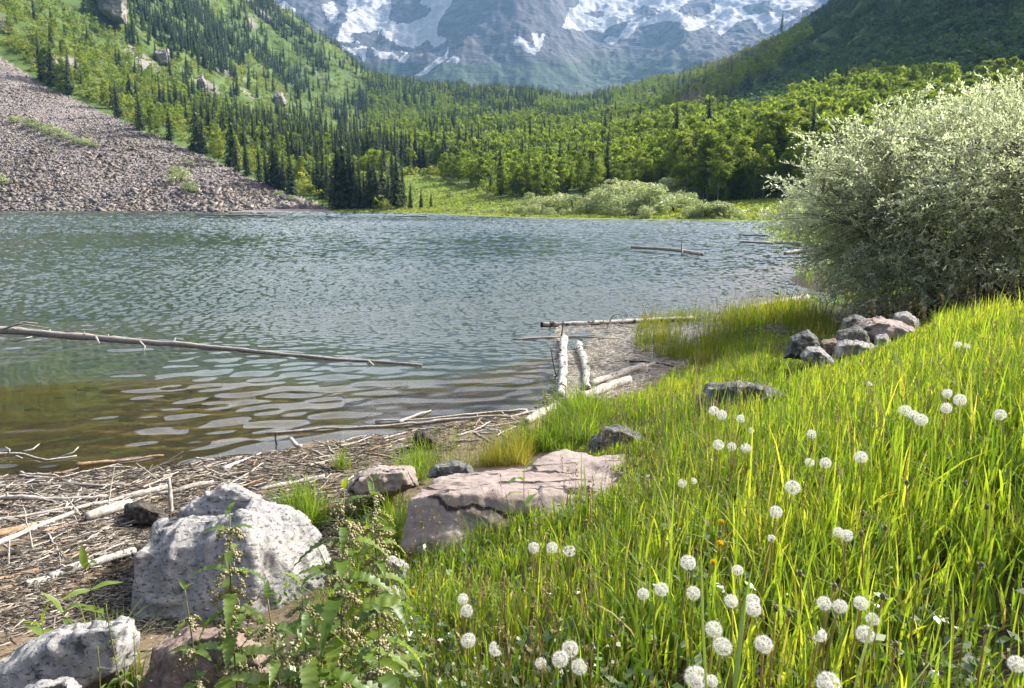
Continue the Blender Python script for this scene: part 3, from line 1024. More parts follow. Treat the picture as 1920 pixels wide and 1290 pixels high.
def far_mesh(name, idx, kind, mat_, label):
    rng = np.random.default_rng(9)
    tm = far_templates(kind)
    Vs, Fs, As = [], [], []
    off = 0
    which = rng.integers(0, 5, len(idx))
    for k in range(5):
        s = idx[which == k]
        if not len(s):
            continue
        V, F, t = tm[k]
        a = rng.uniform(0, 6.28, len(s))
        c, sn = np.cos(a), np.sin(a)
        h, wf = TR['h'][s], TR['w'][s]
        X = (V[None, :, 0] * c[:, None] - V[None, :, 1] * sn[:, None]) * (h * wf)[:, None] + TR['x'][s][:, None]
        Y = (V[None, :, 0] * sn[:, None] + V[None, :, 1] * c[:, None]) * (h * wf)[:, None] + TR['y'][s][:, None]
        Z = V[None, :, 2] * h[:, None] + TR['z'][s][:, None] - .2
        Vs.append(np.stack([X, Y, Z], -1).reshape(-1, 3))
        Fs.append((F[None] + (np.arange(len(s)) * len(V))[:, None, None]).reshape(-1, F.shape[1]) + off)
        As.append((np.clip(t[None] * .5 + rng.uniform(0, .6, len(s))[:, None], 0, 1)).ravel())
        off += len(s) * len(V)
    o = link(name, mesh(name, np.concatenate(Vs), np.concatenate(Fs), mat_, False, {'tint': np.concatenate(As)}))
    tag(o, label, None, None, 'stuff')


def visible_order():
    """rough picture size of each tree that nearer trees leave in view"""
    p = np.stack([TR['x'], TR['y'], TR['z']], -1)
    ub, vb, d = project(p)
    ut, vt, _ = project(p + np.stack([np.zeros(len(d)), np.zeros(len(d)), TR['h']], -1))
    occ = np.full(260, 1e9)
    vis = np.zeros(len(d))
    for i in np.argsort(d):
        c = int((ub[i] + 40) // 8)
        if 0 <= c < 260 and vt[i] < 1290:
            top = max(vt[i], 0)
            vis[i] = max(0, min(vb[i], occ[c]) - top)
            if TR['k'][i] != 3:
                occ[c] = min(occ[c], vt[i] + .35 * (vb[i] - vt[i]))
    return vis, ub, vb, vt, d


VIS, UB, VB, VT, DD = visible_order()


def tree_words(k, i):
    u, v, d = UB[i], VB[i], DD[i]
    if k == 1:
        if u < 475 and d < 420:
            return 'slender dark spruce on the light green slope above the scree fan', 'spruces above the scree fan'
        if u < 690 and d > 420:
            return 'distant spruce in the dark conifer forest of the left valley wall', 'spruces of the left valley wall'
        if u < 830 and d < 300:
            return 'dark spruce in the dense lakeside stand beside the scree toe', 'spruces of the lakeside stand'
        if u < 1130 and d < 320:
            return 'dark spruce standing among bright aspens behind the willow meadow', 'spruces behind the willow meadow'
        if u < 1130:
            return 'distant spruce on the forested valley floor below the snowy mountain', 'spruces of the valley floor'
        return 'lone dark spruce among the aspens of the right hillside', 'spruces of the right hillside'
    if u < 690:
        return 'yellow-green aspen growing on the slope above the grey scree', 'aspens above the scree fan'
    if u < 1130 and d < 330:
        return 'bright green aspen at the back edge of the willow meadow', 'aspens behind the willow meadow'
    if u < 1130:
        return 'pale green aspen in the groves of the valley floor', 'aspens of the valley floor'
    if d < 215:
        return 'tall dark green aspen in the front grove at the right lake end', 'aspens of the front grove'
    return 'aspen in the woods covering the right hillside', 'aspens of the right hillside'


_SKY_ = 1 + [h[:2] for h in HERO].index((1465, 60))
_DEAD_ = 1 + [h[:2] for h in HERO].index((1504, 36))
_LOW_ = 1 + [h[:2] for h in HERO].index((1342, 379))
HERO_LABEL = {9: 'tallest spruce of the lakeside stand, its thin spire above the others', 12: 'broad full spruce at the lake edge with branches down to the ground', 14: 'tall spruce at the meadow end of the lakeside stand', 15: 'small bushy spruce on the shore just beyond the lakeside stand',
              16: 'low young spruce on the shore before the light green meadow slope', 17: 'smallest spruce on the lake shore, farthest out into the meadow', 18: 'tall broad dark spruce above the aspens behind the willow meadow', 23: 'slim dark spruce, one of a touching pair behind the willows', 22: 'slim dark spruce, partner of the touching pair behind the willows',
              25: 'lone dark spruce standing right on the upper scree edge', 26: 'olive tinted spruce at the scree edge below the lone dark one', 27: 'tall narrow spruce at the middle of the scree edge', 28: 'tallest thin spruce rising above the lower scree edge', 2: 'broad dark spruce at the uphill end of the lakeside stand',
              43: 'yellow-green aspen standing beside the pair of slim dark spruces', _DEAD_: 'bare dead spire standing on the right skyline against the snow', _SKY_: 'spruce breaking the right skyline just below the snowy peak', _LOW_: 'low round aspen bright in front of the dark front grove'}
done = np.zeros(len(DD), bool)
for kind, name, cat, protos in ((1, 'spruce_tree', 'spruce', SPRUCE), (2, 'aspen_tree', 'aspen', ASPEN)):
    cand = np.where((TR['k'] == kind) & (UB > -10) & (UB < 1930) & (VT < 1290) & (VIS > 6))[0]
    size = VIS[cand] * (1 if kind == 1 else 1.3) + 1000 * (TR['hero'][cand] > 0)
    cand = cand[np.argsort(-size)][:300]
    done[cand] = True
    for i in cand:
        lab, grp = tree_words(kind, i)
        lab = HERO_LABEL.get(int(TR['hero'][i]), lab)
        plant_tree(name, protos[RNG.integers(len(protos))], (TR['x'][i], TR['y'][i], TR['z'][i] - .15), TR['h'][i], TR['w'][i] * (1 if kind == 1 else 1.05), lab, cat, grp, VB[i] - VT[i] > 48)
rest = np.arange(len(DD))[~done]
kr = TR['k'][rest]
far_mesh('conifer_forest', rest[kr == 1], 1, M_SPRUCE, 'dark conifer forest clothing the valley walls and floor')
far_mesh('dead_conifer_forest', rest[kr == 4], 4, M_DEADFIR, 'patch of grey dead conifers on the right ridge')
far_mesh('aspen_forest', rest[kr == 2], 2, M_ASPEN, 'aspen woods spreading over the right hillside and valley floor')
far_mesh('shade_toned_brush', rest[kr == 5], 5, M_SHADED_BRUSH, 'brush painted darker for the shade of the upper right hillside')
far_mesh('shrubbery', rest[kr == 3], 3, M_SHRUB, 'light green shrubs covering the left hillside')

# ------------------------------------------------------------------ scree stones
def scree_stones():
    rng = np.random.default_rng(21)
    n = 190000
    a = rng.uniform(math.radians(-44), math.radians(-12), n)
    r = np.sqrt(rng.uniform(205 ** 2, 480 ** 2, n))
    x, y = r * np.sin(a), r * np.cos(a)
    z = ground_h(x, y)
    u, v, d = project(np.stack([x, y, z], -1))
    j = 16 * fbm(np.stack([x, y], -1) / 9, 3, 141) + rng.normal(0, 2.5, n)
    ok = in_poly(u + j, v + j, SCREE) & (z > -.2)
    x, y, z = x[ok], y[ok], z[ok]
    n = len(x)
    s = np.exp(rng.normal(-1.45, .5, n)).clip(.1, 1.2)
    s *= np.interp(z, [0, 3, 10, 40], [1.6, 1.25, 1.05, .7]) * (1 + .35 * fbm(np.stack([x, y], -1) / 14, 2, 5))
    # jittered octahedron-like block, 8 corners of a cube cut by noise
    cube = np.array([(a, b, c) for a in (-1, 1) for b in (-1, 1) for c in (-1, 1)], float)
    V = cube[None] * rng.uniform(.45, 1.1, (n, 8, 3)) * np.array([1, .8, .55])
    ang = rng.uniform(0, 6.28, n)
    c, sn = np.cos(ang)[:, None], np.sin(ang)[:, None]
    X = V[..., 0] * c - V[..., 1] * sn
    Y = V[..., 0] * sn + V[..., 1] * c
    tilt = rng.normal(0, .5, n)[:, None]
    Z = V[..., 2] + X * tilt
    W = np.stack([X * s[:, None] + x[:, None], Y * s[:, None] + y[:, None], Z * s[:, None] + z[:, None] + .1 * s[:, None]], -1)
    q = np.array([(0, 1, 3, 2), (4, 6, 7, 5), (0, 4, 5, 1), (2, 3, 7, 6), (0, 2, 6, 4), (1, 5, 7, 3)])
    F = (q[None] + (np.arange(n) * 8)[:, None, None]).reshape(-1, 4)
    m, nt, out = new_mat('scree stone')
    t = attr(nt, 'tint')
    p = pos(nt)
    col = ramp(nt, t, [(0, (.10, .09, .085)), (.5, (.22, .195, .18)), (.85, (.31, .28, .26)), (1, (.42, .385, .36))])
    col = mixc(nt, ramp(nt, noise(nt, p, .05, 4), [(.45, 0), (.68, .7)]), col, (.20, .175, .115))
    col = mixc(nt, ramp(nt, noise(nt, mapping(nt, p, (1, .5, 1), (0, 0, .4)), .03, 4), [(.5, 0), (.62, .5)]), col, (.33, .295, .275))
    finish(nt, out, col, .9)
    o = link('scree_stones', mesh('scree_stones', W.reshape(-1, 3), F, m, False, {'tint': np.repeat(np.clip(rng.normal(.5, .25, n), 0, 1), 8)}))
    tag(o, 'loose grey and pinkish stones covering the scree fan', None, None, 'stuff')


scree_stones()

# ------------------------------------------------------------------ willows and meadow shrubs along the far shore
WILLOWS = [(990, 400, 371), (1018, 402, 374), (1045, 403, 372), (1075, 404, 376), (1100, 406, 382), (975, 403, 386), (1005, 406, 388), (1125, 403, 370), (1150, 406, 364), (1178, 408, 372), (1200, 400, 356), (1222, 408, 366), (1240, 398, 362), (1262, 404, 372), (1160, 398, 352), (1120, 392, 362),
           (1190, 388, 356), (1285, 396, 368), (1210, 412, 392), (1290, 410, 394), (1308, 412, 392), (1325, 412, 382), (1345, 412, 386), (1362, 412, 390), (1382, 413, 397), (1060, 408, 395), (1160, 410, 394), (1030, 407, 394), (950, 402, 388), (925, 398, 386), (905, 400, 390), (880, 396, 384),
           (780, 333, 325), (800, 336, 327), (822, 340, 330), (845, 345, 334), (865, 350, 338), (885, 352, 343), (870, 368, 360), (845, 372, 361), (895, 362, 352), (905, 376, 366), (920, 378, 366), (1255, 384, 352), (1275, 380, 350), (1295, 386, 362), (840, 396, 386), (862, 398, 389),
           (340, 388, 360), (358, 391, 368), (330, 380, 364), (545, 393, 380), (575, 396, 388), (525, 388, 374), (357, 310, 300), (60, 240, 222), (95, 252, 232), (125, 262, 245), (160, 272, 258), (178, 276, 266), (4, 345, 325), (30, 232, 215), (112, 258, 238), (78, 246, 230), (142, 268, 254)]


def willow_words(u, v, vt):
    if v < 300:
        return 'olive green shrub rooted among the stones of the upper scree fan', 'shrubs on the upper scree'
    if u < 400:
        return 'olive green shrub growing on the scree just above the water', 'shrubs on the lower scree'
    if u < 620:
        return 'yellow-green shrub at the toe of the scree fan', 'shrubs at the scree toe'
    if u < 960:
        return 'low pale willow bush on the light green meadow slope', 'low willows on the meadow slope'
    if u < 1140:
        return 'rounded yellow-green willow bush on the far shore before the aspens', 'willow bushes in the middle of the far shore'
    if u < 1280:
        return 'silvery willow bush in the dense thicket on the far shore', 'willow bushes of the far shore thicket'
    return 'pale willow bush at the right end of the far shore beside the dark grove', 'willow bushes at the end of the far shore'


for i, (u, vb, vt) in enumerate(WILLOWS):
    p = shore_spot(u, vb) if vb > 356 and u > 600 or vb > 376 else drop(u, vb, ground_h, 0, 60, 1400, 900)[0]
    D = project(p)[2]
    h = (vb - vt) / FPX * float(D) * (1.35 if u > 960 else 1.05)
    lab, grp = willow_words(u, vb, vt)
    if (u, vb) == (1345, 412):
        lab = 'largest pale willow bush right at the water by the dark grove'
    if (u, vb) == (1382, 413):
        lab = 'last small willow bush on the far shore, before the shaded bank'
    plant_tree('willow_bush', WILLOW[i % 4], p - np.array([0, 0, .1]), h, RNG.uniform(1.1, 1.5), lab, 'bush', grp, (vb - vt) > 18)


# meadow tussocks: small leaf faces over the far meadow
def far_meadow():
    rng = np.random.default_rng(31)
    n = 60000
    u = rng.uniform(600, 1480, n)
    d = rng.uniform(95, 250, n)
    x = (u - 960) / FPX * d
    z = ground_h(x, d)
    uu, v, dd = project(np.stack([x, d, z], -1))
    ok = in_poly(uu, v, MEADOW) & (z > .12)
    p = np.stack([x, d, z + .12], -1)[ok]
    V, F = quads(p, np.tile(np.array([[0, -.3, 1.0]]), (len(p), 1)), .35, rng, .5)
    o = link('meadow_grass', mesh('meadow_grass', V, F, M_SHRUB, False, {'tint': np.repeat(np.clip(.5 + .6 * fbm(p / 9, 3, 5) + rng.normal(0, .15, len(p)), 0, 1), 4)}))
    tag(o, 'yellow-green grass tussocks of the far lakeside meadow', None, None, 'stuff')


far_meadow()
# ------------------------------------------------------------------ rocks
def rock_mat(name, stops, scale=6, spots=None, cracks=0.0, lichen=None, bstr=.8):
    m, nt, out = new_mat(name)
    p = pos(nt)
    n = noise(nt, p, scale, 8, .68)
    n2 = noise(nt, p, scale * 5, 6, .7)
    c = ramp(nt, math_(nt, 'ADD', math_(nt, 'MULTIPLY', n, .65), math_(nt, 'MULTIPLY', n2, .35)), stops)
    h = math_(nt, 'ADD', n, math_(nt, 'MULTIPLY', n2, .45))
    if spots:
        v = N(nt, 'ShaderNodeTexVoronoi', Vector=mixc(nt, .2, p, noise(nt, p, 9, 3, out='Color')), Scale=spots[0], Randomness=1.0).outputs['Distance']
        pit = math_(nt, 'MULTIPLY', ramp(nt, v, [(.17, 1), (.26, 0)]), ramp(nt, noise(nt, p, 3.3, 2), [(.44, 0), (.54, 1)]))
        c = mixc(nt, pit, c, spots[1])
        fine = ramp(nt, noise(nt, mapping(nt, p, (1, 1, 2.2)), 32, 4, .6), [(.36, 1), (.43, 0)])
        c = mixc(nt, math_(nt, 'MULTIPLY', fine, .8), c, spots[1])
        h = math_(nt, 'SUBTRACT', h, math_(nt, 'MULTIPLY', fine, .25))
    if lichen:
        l = ramp(nt, noise(nt, p, lichen[0], 6, .7), [(.55, 0), (.62, 1)])
        c = mixc(nt, math_(nt, 'MULTIPLY', l, .8), c, lichen[1])
    if cracks:
        vv = mapping(nt, mixc(nt, .12, p, noise(nt, p, 4, 4, out='Color')), (.35, 1.3, 1.6), (0, 0, -.25))
        e = N(nt, 'ShaderNodeTexVoronoi', {'feature': 'DISTANCE_TO_EDGE'}, Vector=vv, Scale=cracks).outputs['Distance']
        k = math_(nt, 'MULTIPLY', ramp(nt, e, [(.012, 1), (.035, 0)]), ramp(nt, noise(nt, p, 3, 2), [(.42, 0), (.5, 1)]))
        c = mixc(nt, k, c, (.05, .04, .038))
        h = math_(nt, 'SUBTRACT', h, math_(nt, 'MULTIPLY', k, .8))
    finish(nt, out, c, .88, h, bstr, .03, .25)
    return m


R_WHITE = rock_mat('pale weathered stone', [(.3, (.17, .17, .175)), (.47, (.30, .297, .293)), (.6, (.40, .39, .375)), (.8, (.50, .48, .45))], 5, (7, (.09, .10, .105)))
R_PINK = rock_mat('pink sandstone', [(.3, (.19, .15, .135)), (.5, (.32, .265, .24)), (.7, (.44, .375, .34))], 4, None, 2.2)
R_DARK = rock_mat('dark lichened stone', [(.3, (.05, .055, .055)), (.5, (.12, .125, .12)), (.7, (.22, .215, .20))], 7, None, 0, (9, (.36, .37, .33)))
R_BROWN = rock_mat('brown stone', [(.3, (.12, .085, .07)), (.5, (.24, .18, .15)), (.7, (.36, .29, .25))], 6)
R_GREY = rock_mat('grey stone', [(.3, (.14, .14, .14)), (.5, (.28, .275, .27)), (.7, (.44, .43, .41))], 7, None, 0, (8, (.5, .5, .46)))


def rock(name, label, hulls, mat_, group=None, vox=70, amp=.02, seed=0, chip=1.0, sm=.35):
    bm = bmesh.new()
    for pts in hulls:
        b2 = bmesh.new()
        vs = [b2.verts.new(p) for p in pts]
        r = bmesh.ops.convex_hull(b2, input=vs)
        junk = [g for g in r['geom_interior'] + r['geom_unused'] if isinstance(g, bmesh.types.BMVert)]
        bmesh.ops.delete(b2, geom=list(set(junk)), context='VERTS')
        tmp = bpy.data.meshes.new('tmp')
        b2.to_mesh(tmp)
        b2.free()
        bm.from_mesh(tmp)
        bpy.data.meshes.remove(tmp)
    me = bpy.data.meshes.new(name)
    bm.to_mesh(me)
    bm.free()
    co = np.array([v.co for v in me.vertices])
    size = float(np.max(co.max(0) - co.min(0)))
    o = bpy.data.objects.new(name, me)
    COL.objects.link(o)
    md = o.modifiers.new('r', 'REMESH')
    md.mode = 'VOXEL'
    md.voxel_size = size / vox
    s = o.modifiers.new('s', 'SMOOTH')
    s.factor, s.iterations = .5, int(6 * sm * 2)
    dg = bpy.context.evaluated_depsgraph_get()
    me2 = bpy.data.meshes.new_from_object(o.evaluated_get(dg))
    o.modifiers.clear()
    o.data = me2
    me2.name = name
    bpy.data.meshes.remove(me)
    n = len(me2.vertices)
    V = np.empty(n * 3, np.float32)
    me2.vertices.foreach_get('co', V)
    Nn = np.empty(n * 3, np.float32)
    me2.vertices.foreach_get('normal', Nn)
    V, Nn = V.reshape(-1, 3).astype(float), Nn.reshape(-1, 3)
    q = V / size
    dsp = amp * (1.1 * fbm(q * 3.2, 3, seed) + .8 * chip * (ridged(q * 6.5, 3, seed + 5) - .3) + .45 * fbm(q * 22, 3, seed + 9)) * size
    # ledges: the stone breaks in thin beds
    dsp += amp * .35 * size * np.sign(np.sin(q[:, 2] * 46 + 6 * fbm(q * 4, 2, seed + 3))) * (vnoise(q * 7, seed + 4) > .1)
    V += Nn * dsp[:, None]
    c = np.array([V[:, 0].mean(), V[:, 1].mean(), V[:, 2].min()])
    me2.vertices.foreach_set('co', (V - c).astype(np.float32).ravel())
    me2.polygons.foreach_set('use_smooth', np.ones(len(me2.polygons), bool))
    me2.materials.clear()
    me2.materials.append(mat_)
    me2.update()
    o.location = c
    tag(o, label, 'rock', group)
    return o


def H(*pts):
    return [P(*p) for p in pts]


def outline(pts, D, depth, tilt=0.0):
    """rock body from its outline: widest at D, smaller towards front and back; points lower in the outline stand nearer"""
    pts = np.array(pts, float)
    c = pts.mean(0)
    h = np.ptp(pts[:, 1])
    res = []
    for f, s in ((-.5, .72), (-.2, .97), (.15, 1.0), (.5, .75)):
        for u, v in pts:
            res.append(P(c[0] + (u - c[0]) * s, c[1] + (v - c[1]) * (s if v > c[1] else min(1, s + .1)) + (6 if f < 0 else 0) * s, D + f * depth - tilt * (v - c[1]) / h))
    return res


rock('boulder', 'big pale grey boulder with two peaks and dark pitted face beside the driftwood', [
    H((248, 1165, 4.15), (256, 1040, 4.22), (285, 992, 4.38), (360, 968, 4.32), (455, 966, 4.2), (472, 1000, 4.05), (485, 1095, 3.95), (440, 1230, 3.9), (300, 1215, 4.05), (300, 985, 4.85), (450, 972, 4.8), (262, 1130, 4.8)),
    H((335, 958, 4.6), (400, 918, 4.66), (440, 911, 4.6), (478, 932, 4.5), (480, 1010, 4.4), (345, 1010, 4.6), (350, 960, 5.05), (440, 920, 5.1), (500, 950, 5.0), (480, 1030, 5.0)),
    H((468, 940, 4.4), (545, 955, 4.42), (590, 1000, 4.4), (622, 1070, 4.3), (645, 1140, 4.18), (480, 1230, 3.92), (640, 1210, 4.1), (450, 970, 4.25), (462, 1005, 4.08), (540, 955, 4.95), (610, 1020, 4.85), (640, 1110, 4.7))],
    R_WHITE, None, 120, .02, 3, 1.4, .0)
rock('boulder', 'large flat-topped pink sandstone slab with dark front in the grass', [
    H((750, 1030, 4.15), (830, 1060, 3.95), (980, 1030, 3.95), (1120, 1000, 3.95), (768, 935, 4.25), (850, 925, 4.12), (975, 936, 4.06), (1100, 930, 4.08), (1195, 905, 4.25), (820, 895, 4.8), (900, 889, 4.95), (985, 880, 5.1), (1190, 880, 4.9), (800, 960, 4.9), (1200, 960, 4.9)),
    H((975, 886, 4.85), (1010, 860, 5.1), (1045, 846, 5.3), (1078, 847, 5.3), (1130, 862, 5.1), (1000, 900, 4.8), (1120, 890, 4.7), (1050, 880, 5.5)),
    H((1090, 860, 5.1), (1190, 853, 5.2), (1203, 875, 4.9), (1180, 900, 4.5), (1080, 900, 4.7), (1200, 890, 5.3), (1090, 890, 5.4))],
    R_PINK, None, 130, .013, 8, 1.1, .05)
ROCKS = [
    ('low pink rock at the beach edge left of the big pink slab', [(648, 912), (668, 888), (710, 876), (772, 876), (785, 905), (740, 925), (660, 925)], 5.3, .5, R_PINK, None),
    ('pale flat rock in the bottom corner below the puddle', [(-60, 1330), (-20, 1262), (55, 1212), (110, 1182), (200, 1163), (252, 1160), (262, 1195), (240, 1260), (120, 1340)], 3.35, .7, R_WHITE, None),
    ('small pale rock cut off by the bottom edge under the flat pale rock', [(20, 1310), (70, 1278), (130, 1272), (165, 1300), (100, 1345)], 2.9, .3, R_WHITE, None),
    ('brown boulder behind the nettles in front of the two-peaked boulder', [(265, 1320), (290, 1215), (350, 1180), (430, 1172), (490, 1205), (525, 1270), (500, 1340)], 3.15, .6, R_BROWN, None),
    ('small grey rock between nettle and the pink slab', [(690, 1090), (697, 1050), (735, 1042), (765, 1058), (768, 1095), (720, 1105)], 3.95, .25, R_GREY, None),
    ('small pale pinkish rock low in the grass behind the tall nettle', [(690, 1140), (700, 1108), (740, 1098), (768, 1120), (765, 1160), (710, 1165)], 3.55, .25, R_WHITE, None),
    ('dark grey rock with pale rim standing behind the pink slab', [(1095, 868), (1108, 822), (1130, 798), (1165, 798), (1200, 812), (1222, 826), (1225, 868)], 5.8, .45, R_DARK, None),
    ('dark notched rock alone in the bright grass of the bank', [(1305, 770), (1325, 722), (1360, 716), (1385, 728), (1400, 717), (1440, 720), (1468, 740), (1465, 775)], 5.4, .4, R_DARK, None),
    ('dark low rock behind the yellow grass patch beside the pink slab', [(800, 892), (815, 872), (850, 864), (885, 872), (895, 895)], 5.1, .3, R_DARK, None),
    ('dark tilted rock at the water side of the bank rock group', [(1470, 665), (1482, 632), (1515, 618), (1528, 628), (1540, 655), (1538, 675)], 7.0, .4, R_DARK, 'rocks grouped on the bank'),
    ('pale slab leaning at the front of the bank rock group', [(1500, 665), (1512, 652), (1535, 650), (1575, 680), (1570, 695), (1540, 690)], 6.6, .3, R_WHITE, 'rocks grouped on the bank'),
    ('small reddish rock in the middle of the bank rock group', [(1535, 662), (1540, 638), (1565, 634), (1580, 645), (1572, 668)], 7.0, .3, R_BROWN, 'rocks grouped on the bank'),
    ('rounded dark grey rock at the centre of the bank rock group', [(1562, 655), (1572, 622), (1605, 612), (1625, 618), (1635, 645), (1630, 660)], 7.2, .45, R_DARK, 'rocks grouped on the bank'),
    ('light grey speckled rock in front of the bank rock group', [(1560, 672), (1570, 642), (1590, 636), (1640, 648), (1655, 662), (1640, 675)], 6.8, .4, R_GREY, 'rocks grouped on the bank'),
    ('broad pinkish slab lying on top of the bank rock group', [(1598, 618), (1612, 602), (1650, 596), (1690, 604), (1718, 617), (1712, 632), (1660, 640), (1605, 640)], 7.5, .7, R_PINK, 'rocks grouped on the bank'),
    ('dark rock in the bush shade behind the broad pinkish slab', [(1572, 625), (1580, 598), (1605, 590), (1630, 600), (1630, 625)], 8.1, .5, R_DARK, 'rocks grouped on the bank'),
    ('small square grey rock under the edge of the broad pinkish slab', [(1638, 655), (1642, 630), (1662, 625), (1672, 650)], 7.0, .25, R_GREY, 'rocks grouped on the bank'),
    ('blue-grey rock at the foot of the silvery willow', [(1668, 615), (1678, 588), (1700, 584), (1722, 600), (1725, 620)], 8.0, .4, R_GREY, 'rocks grouped on the bank')]
for i, (lab, pts, D, dep, m_, grp) in enumerate(ROCKS):
    rock('rock', lab, [outline(pts, D, dep)], m_, grp, 64, .03, 20 + i * 3, 1.2, .1)

# dark stones lying under water in the bay
M_WETSTONE = rock_mat('wet lake bed stone', [(.3, (.05, .045, .018)), (.7, (.14, .105, .035))], 8)
for i, (u, v, s) in enumerate([(325, 714, 22), (340, 690, 20), (265, 728, 20), (370, 735, 26), (60, 752, 18), (235, 770, 20), (160, 695, 24), (420, 742, 14), (265, 782, 12), (30, 700, 16), (110, 720, 14), (395, 712, 18)]):
    p = Pz(u, v, -.22)
    p[2] = ground_h(p[0], p[1])
    D = float(project(p)[2])
    r = s / FPX * D
    rng = np.random.default_rng(600 + i)
    d = rng.normal(0, 1, (26, 3))
    d /= np.linalg.norm(d, axis=1, keepdims=True)
    rock('sunken_stone', 'dark flat stone under the shallow brown water of the bay', [[p + q * np.array([r * rng.uniform(.7, 1.1), r * .7, r * .2]) for q in d]], M_WETSTONE, 'stones under the shallow water', 26, .02, 90 + i)['category'] = 'stone'

# ------------------------------------------------------------------ driftwood
def wood_mat(name, a, b, c, bands=False, scale=14):
    m, nt, out = new_mat(name)
    g = N(nt, 'ShaderNodeTexCoord').outputs['Object']
    t = attr(nt, 'tint')
    n = noise(nt, mapping(nt, g, (2.2, 2.2, 2.2)), scale, 6, .7)
    f = noise(nt, g, 46, 3, .7)
    k = math_(nt, 'ADD', math_(nt, 'MULTIPLY', n, .7), math_(nt, 'MULTIPLY', f, .3))
    col = ramp(nt, k, [(.32, a), (.46, b), (.62, c)])
    if bands:
        wv = noise(nt, mapping(nt, g, (1, 1, 1)), 7, 4, .75, dist=.6)
        wv2 = noise(nt, mapping(nt, g, (5, 5, 1)), 9, 4, .7)
        blk = math_(nt, 'MAXIMUM', ramp(nt, wv, [(.53, 0), (.57, 1)]), ramp(nt, wv2, [(.56, 0), (.60, .9)]))
        col = mixc(nt, blk, col, (.035, .03, .025))
    col = mixc(nt, ramp(nt, t, [(.5, 0), (1, 1)]), col, (.03, .025, .02))
    finish(nt, out, col, .85, k, .6, .012)
    return m


W_PALE = wood_mat('bleached wood', (.16, .14, .12), (.40, .365, .32), (.60, .56, .51))
W_GREY = wood_mat('grey driftwood', (.13, .115, .10), (.33, .30, .265), (.52, .48, .43))
W_BROWN = wood_mat('brown wet wood', (.10, .06, .035), (.30, .19, .11), (.50, .36, .23))
W_DARK = wood_mat('dark rotten wood', (.012, .011, .010), (.04, .035, .03), (.12, .105, .09))
W_BIRCH = wood_mat('peeling aspen bark', (.24, .22, .19), (.50, .475, .43), (.68, .655, .61), True)


def wood(name, label, pts, r0, r1, mat_, cat='driftwood', group=None, lift=.5, k=9, wob=.012, seed=0, stubs=0, twigs=(), parts=True, namp=.22, air=False):
    """a log or stick lying along photo pixels; r in photo pixels"""
    rng = np.random.default_rng(seed + 1000)
    base = []
    for q in pts:
        if len(q) == 3:
            base.append(P(*q))
        else:
            z = 0.0
            p = Pz(q[0], q[1], z)
            for _ in range(8):
                z = max(float(ground_h(p[0], p[1])), 0.0)
                p = Pz(q[0], q[1], z)
            base.append(p)
    base = np.array(base)
    L = np.concatenate([[0], np.cumsum(np.linalg.norm(np.diff(base, axis=0), axis=1))])
    n = max(6, int(len(pts) * 5), min(60, int(L[-1] / .12)))
    s = np.linspace(0, L[-1], n)
    path = np.stack([np.interp(s, L, base[:, i]) for i in range(3)], -1)
    D = project(path)[2]
    rad = (r0 + (r1 - r0) * s / L[-1]) / FPX * D
    if not air:
        gz = np.maximum(ground_h(path[:, 0], path[:, 1]), 0)
        path[:, 2] = np.maximum(gz + rad * lift, path[:, 2] if len(pts[0]) == 3 else -9)
    t = s[:, None] / max(rad.mean() * 14, .05) + seed * 3.1
    w = np.stack([vnoise(np.concatenate([t, t * 0 + a], 1), seed + 2) for a in (0, 5)], -1)
    path[:, 0] += w[:, 0] * wob * (rad / rad.max() * .5 + .5)
    path[:, 1] += w[:, 0] * wob
    path[:, 2] += np.abs(w[:, 1]) * wob * .8
    rad = rad * (1 + .12 * vnoise(np.concatenate([t * 3, t * 0 + 9], 1), seed + 3))
    mb = MB()
    V, F = tube_pts(path, rad, k, namp, seed)
    a = np.full(len(V), .3)
    a[-2:] = 1.0
    mb.add(V, F, a)
    c = path[len(path) // 2].copy()
    br = []
    for _ in range(stubs):
        i = rng.integers(2, n - 2)
        a = rng.uniform(.1, 3.0)
        dirv = np.array([rng.normal(0, .6), rng.normal(0, .5), abs(math.sin(a)) + .1])
        dirv /= np.linalg.norm(dirv)
        l = rad[i] * rng.uniform(1.2, 2.6)
        q = [path[i], path[i] + dirv * l * .6, path[i] + dirv * l + rng.normal(0, .12, 3) * l]
        tube_simple(mb, q, [rad[i] * .38, rad[i] * .28, rad[i] * .16], 5, .3)
    mb.V = [v - c for v in mb.V]
    me = mb.mesh(name, mat_, True)
    o = link(name, me, None, c)
    tag(o, label, cat, group)
    for tw in twigs:
        tp = np.array([P(*q) for q in tw])
        rr = np.linspace(2.2, .9, len(tp)) / FPX * project(tp)[2]
        b = MB()
        tube_simple(b, tp - c, rr, 5, .2)
        link('branch', b.mesh('branch', mat_, True), o)
    return o


def zD(u, v, z=0.0):
    return float(project(Pz(u, v, z))[2])


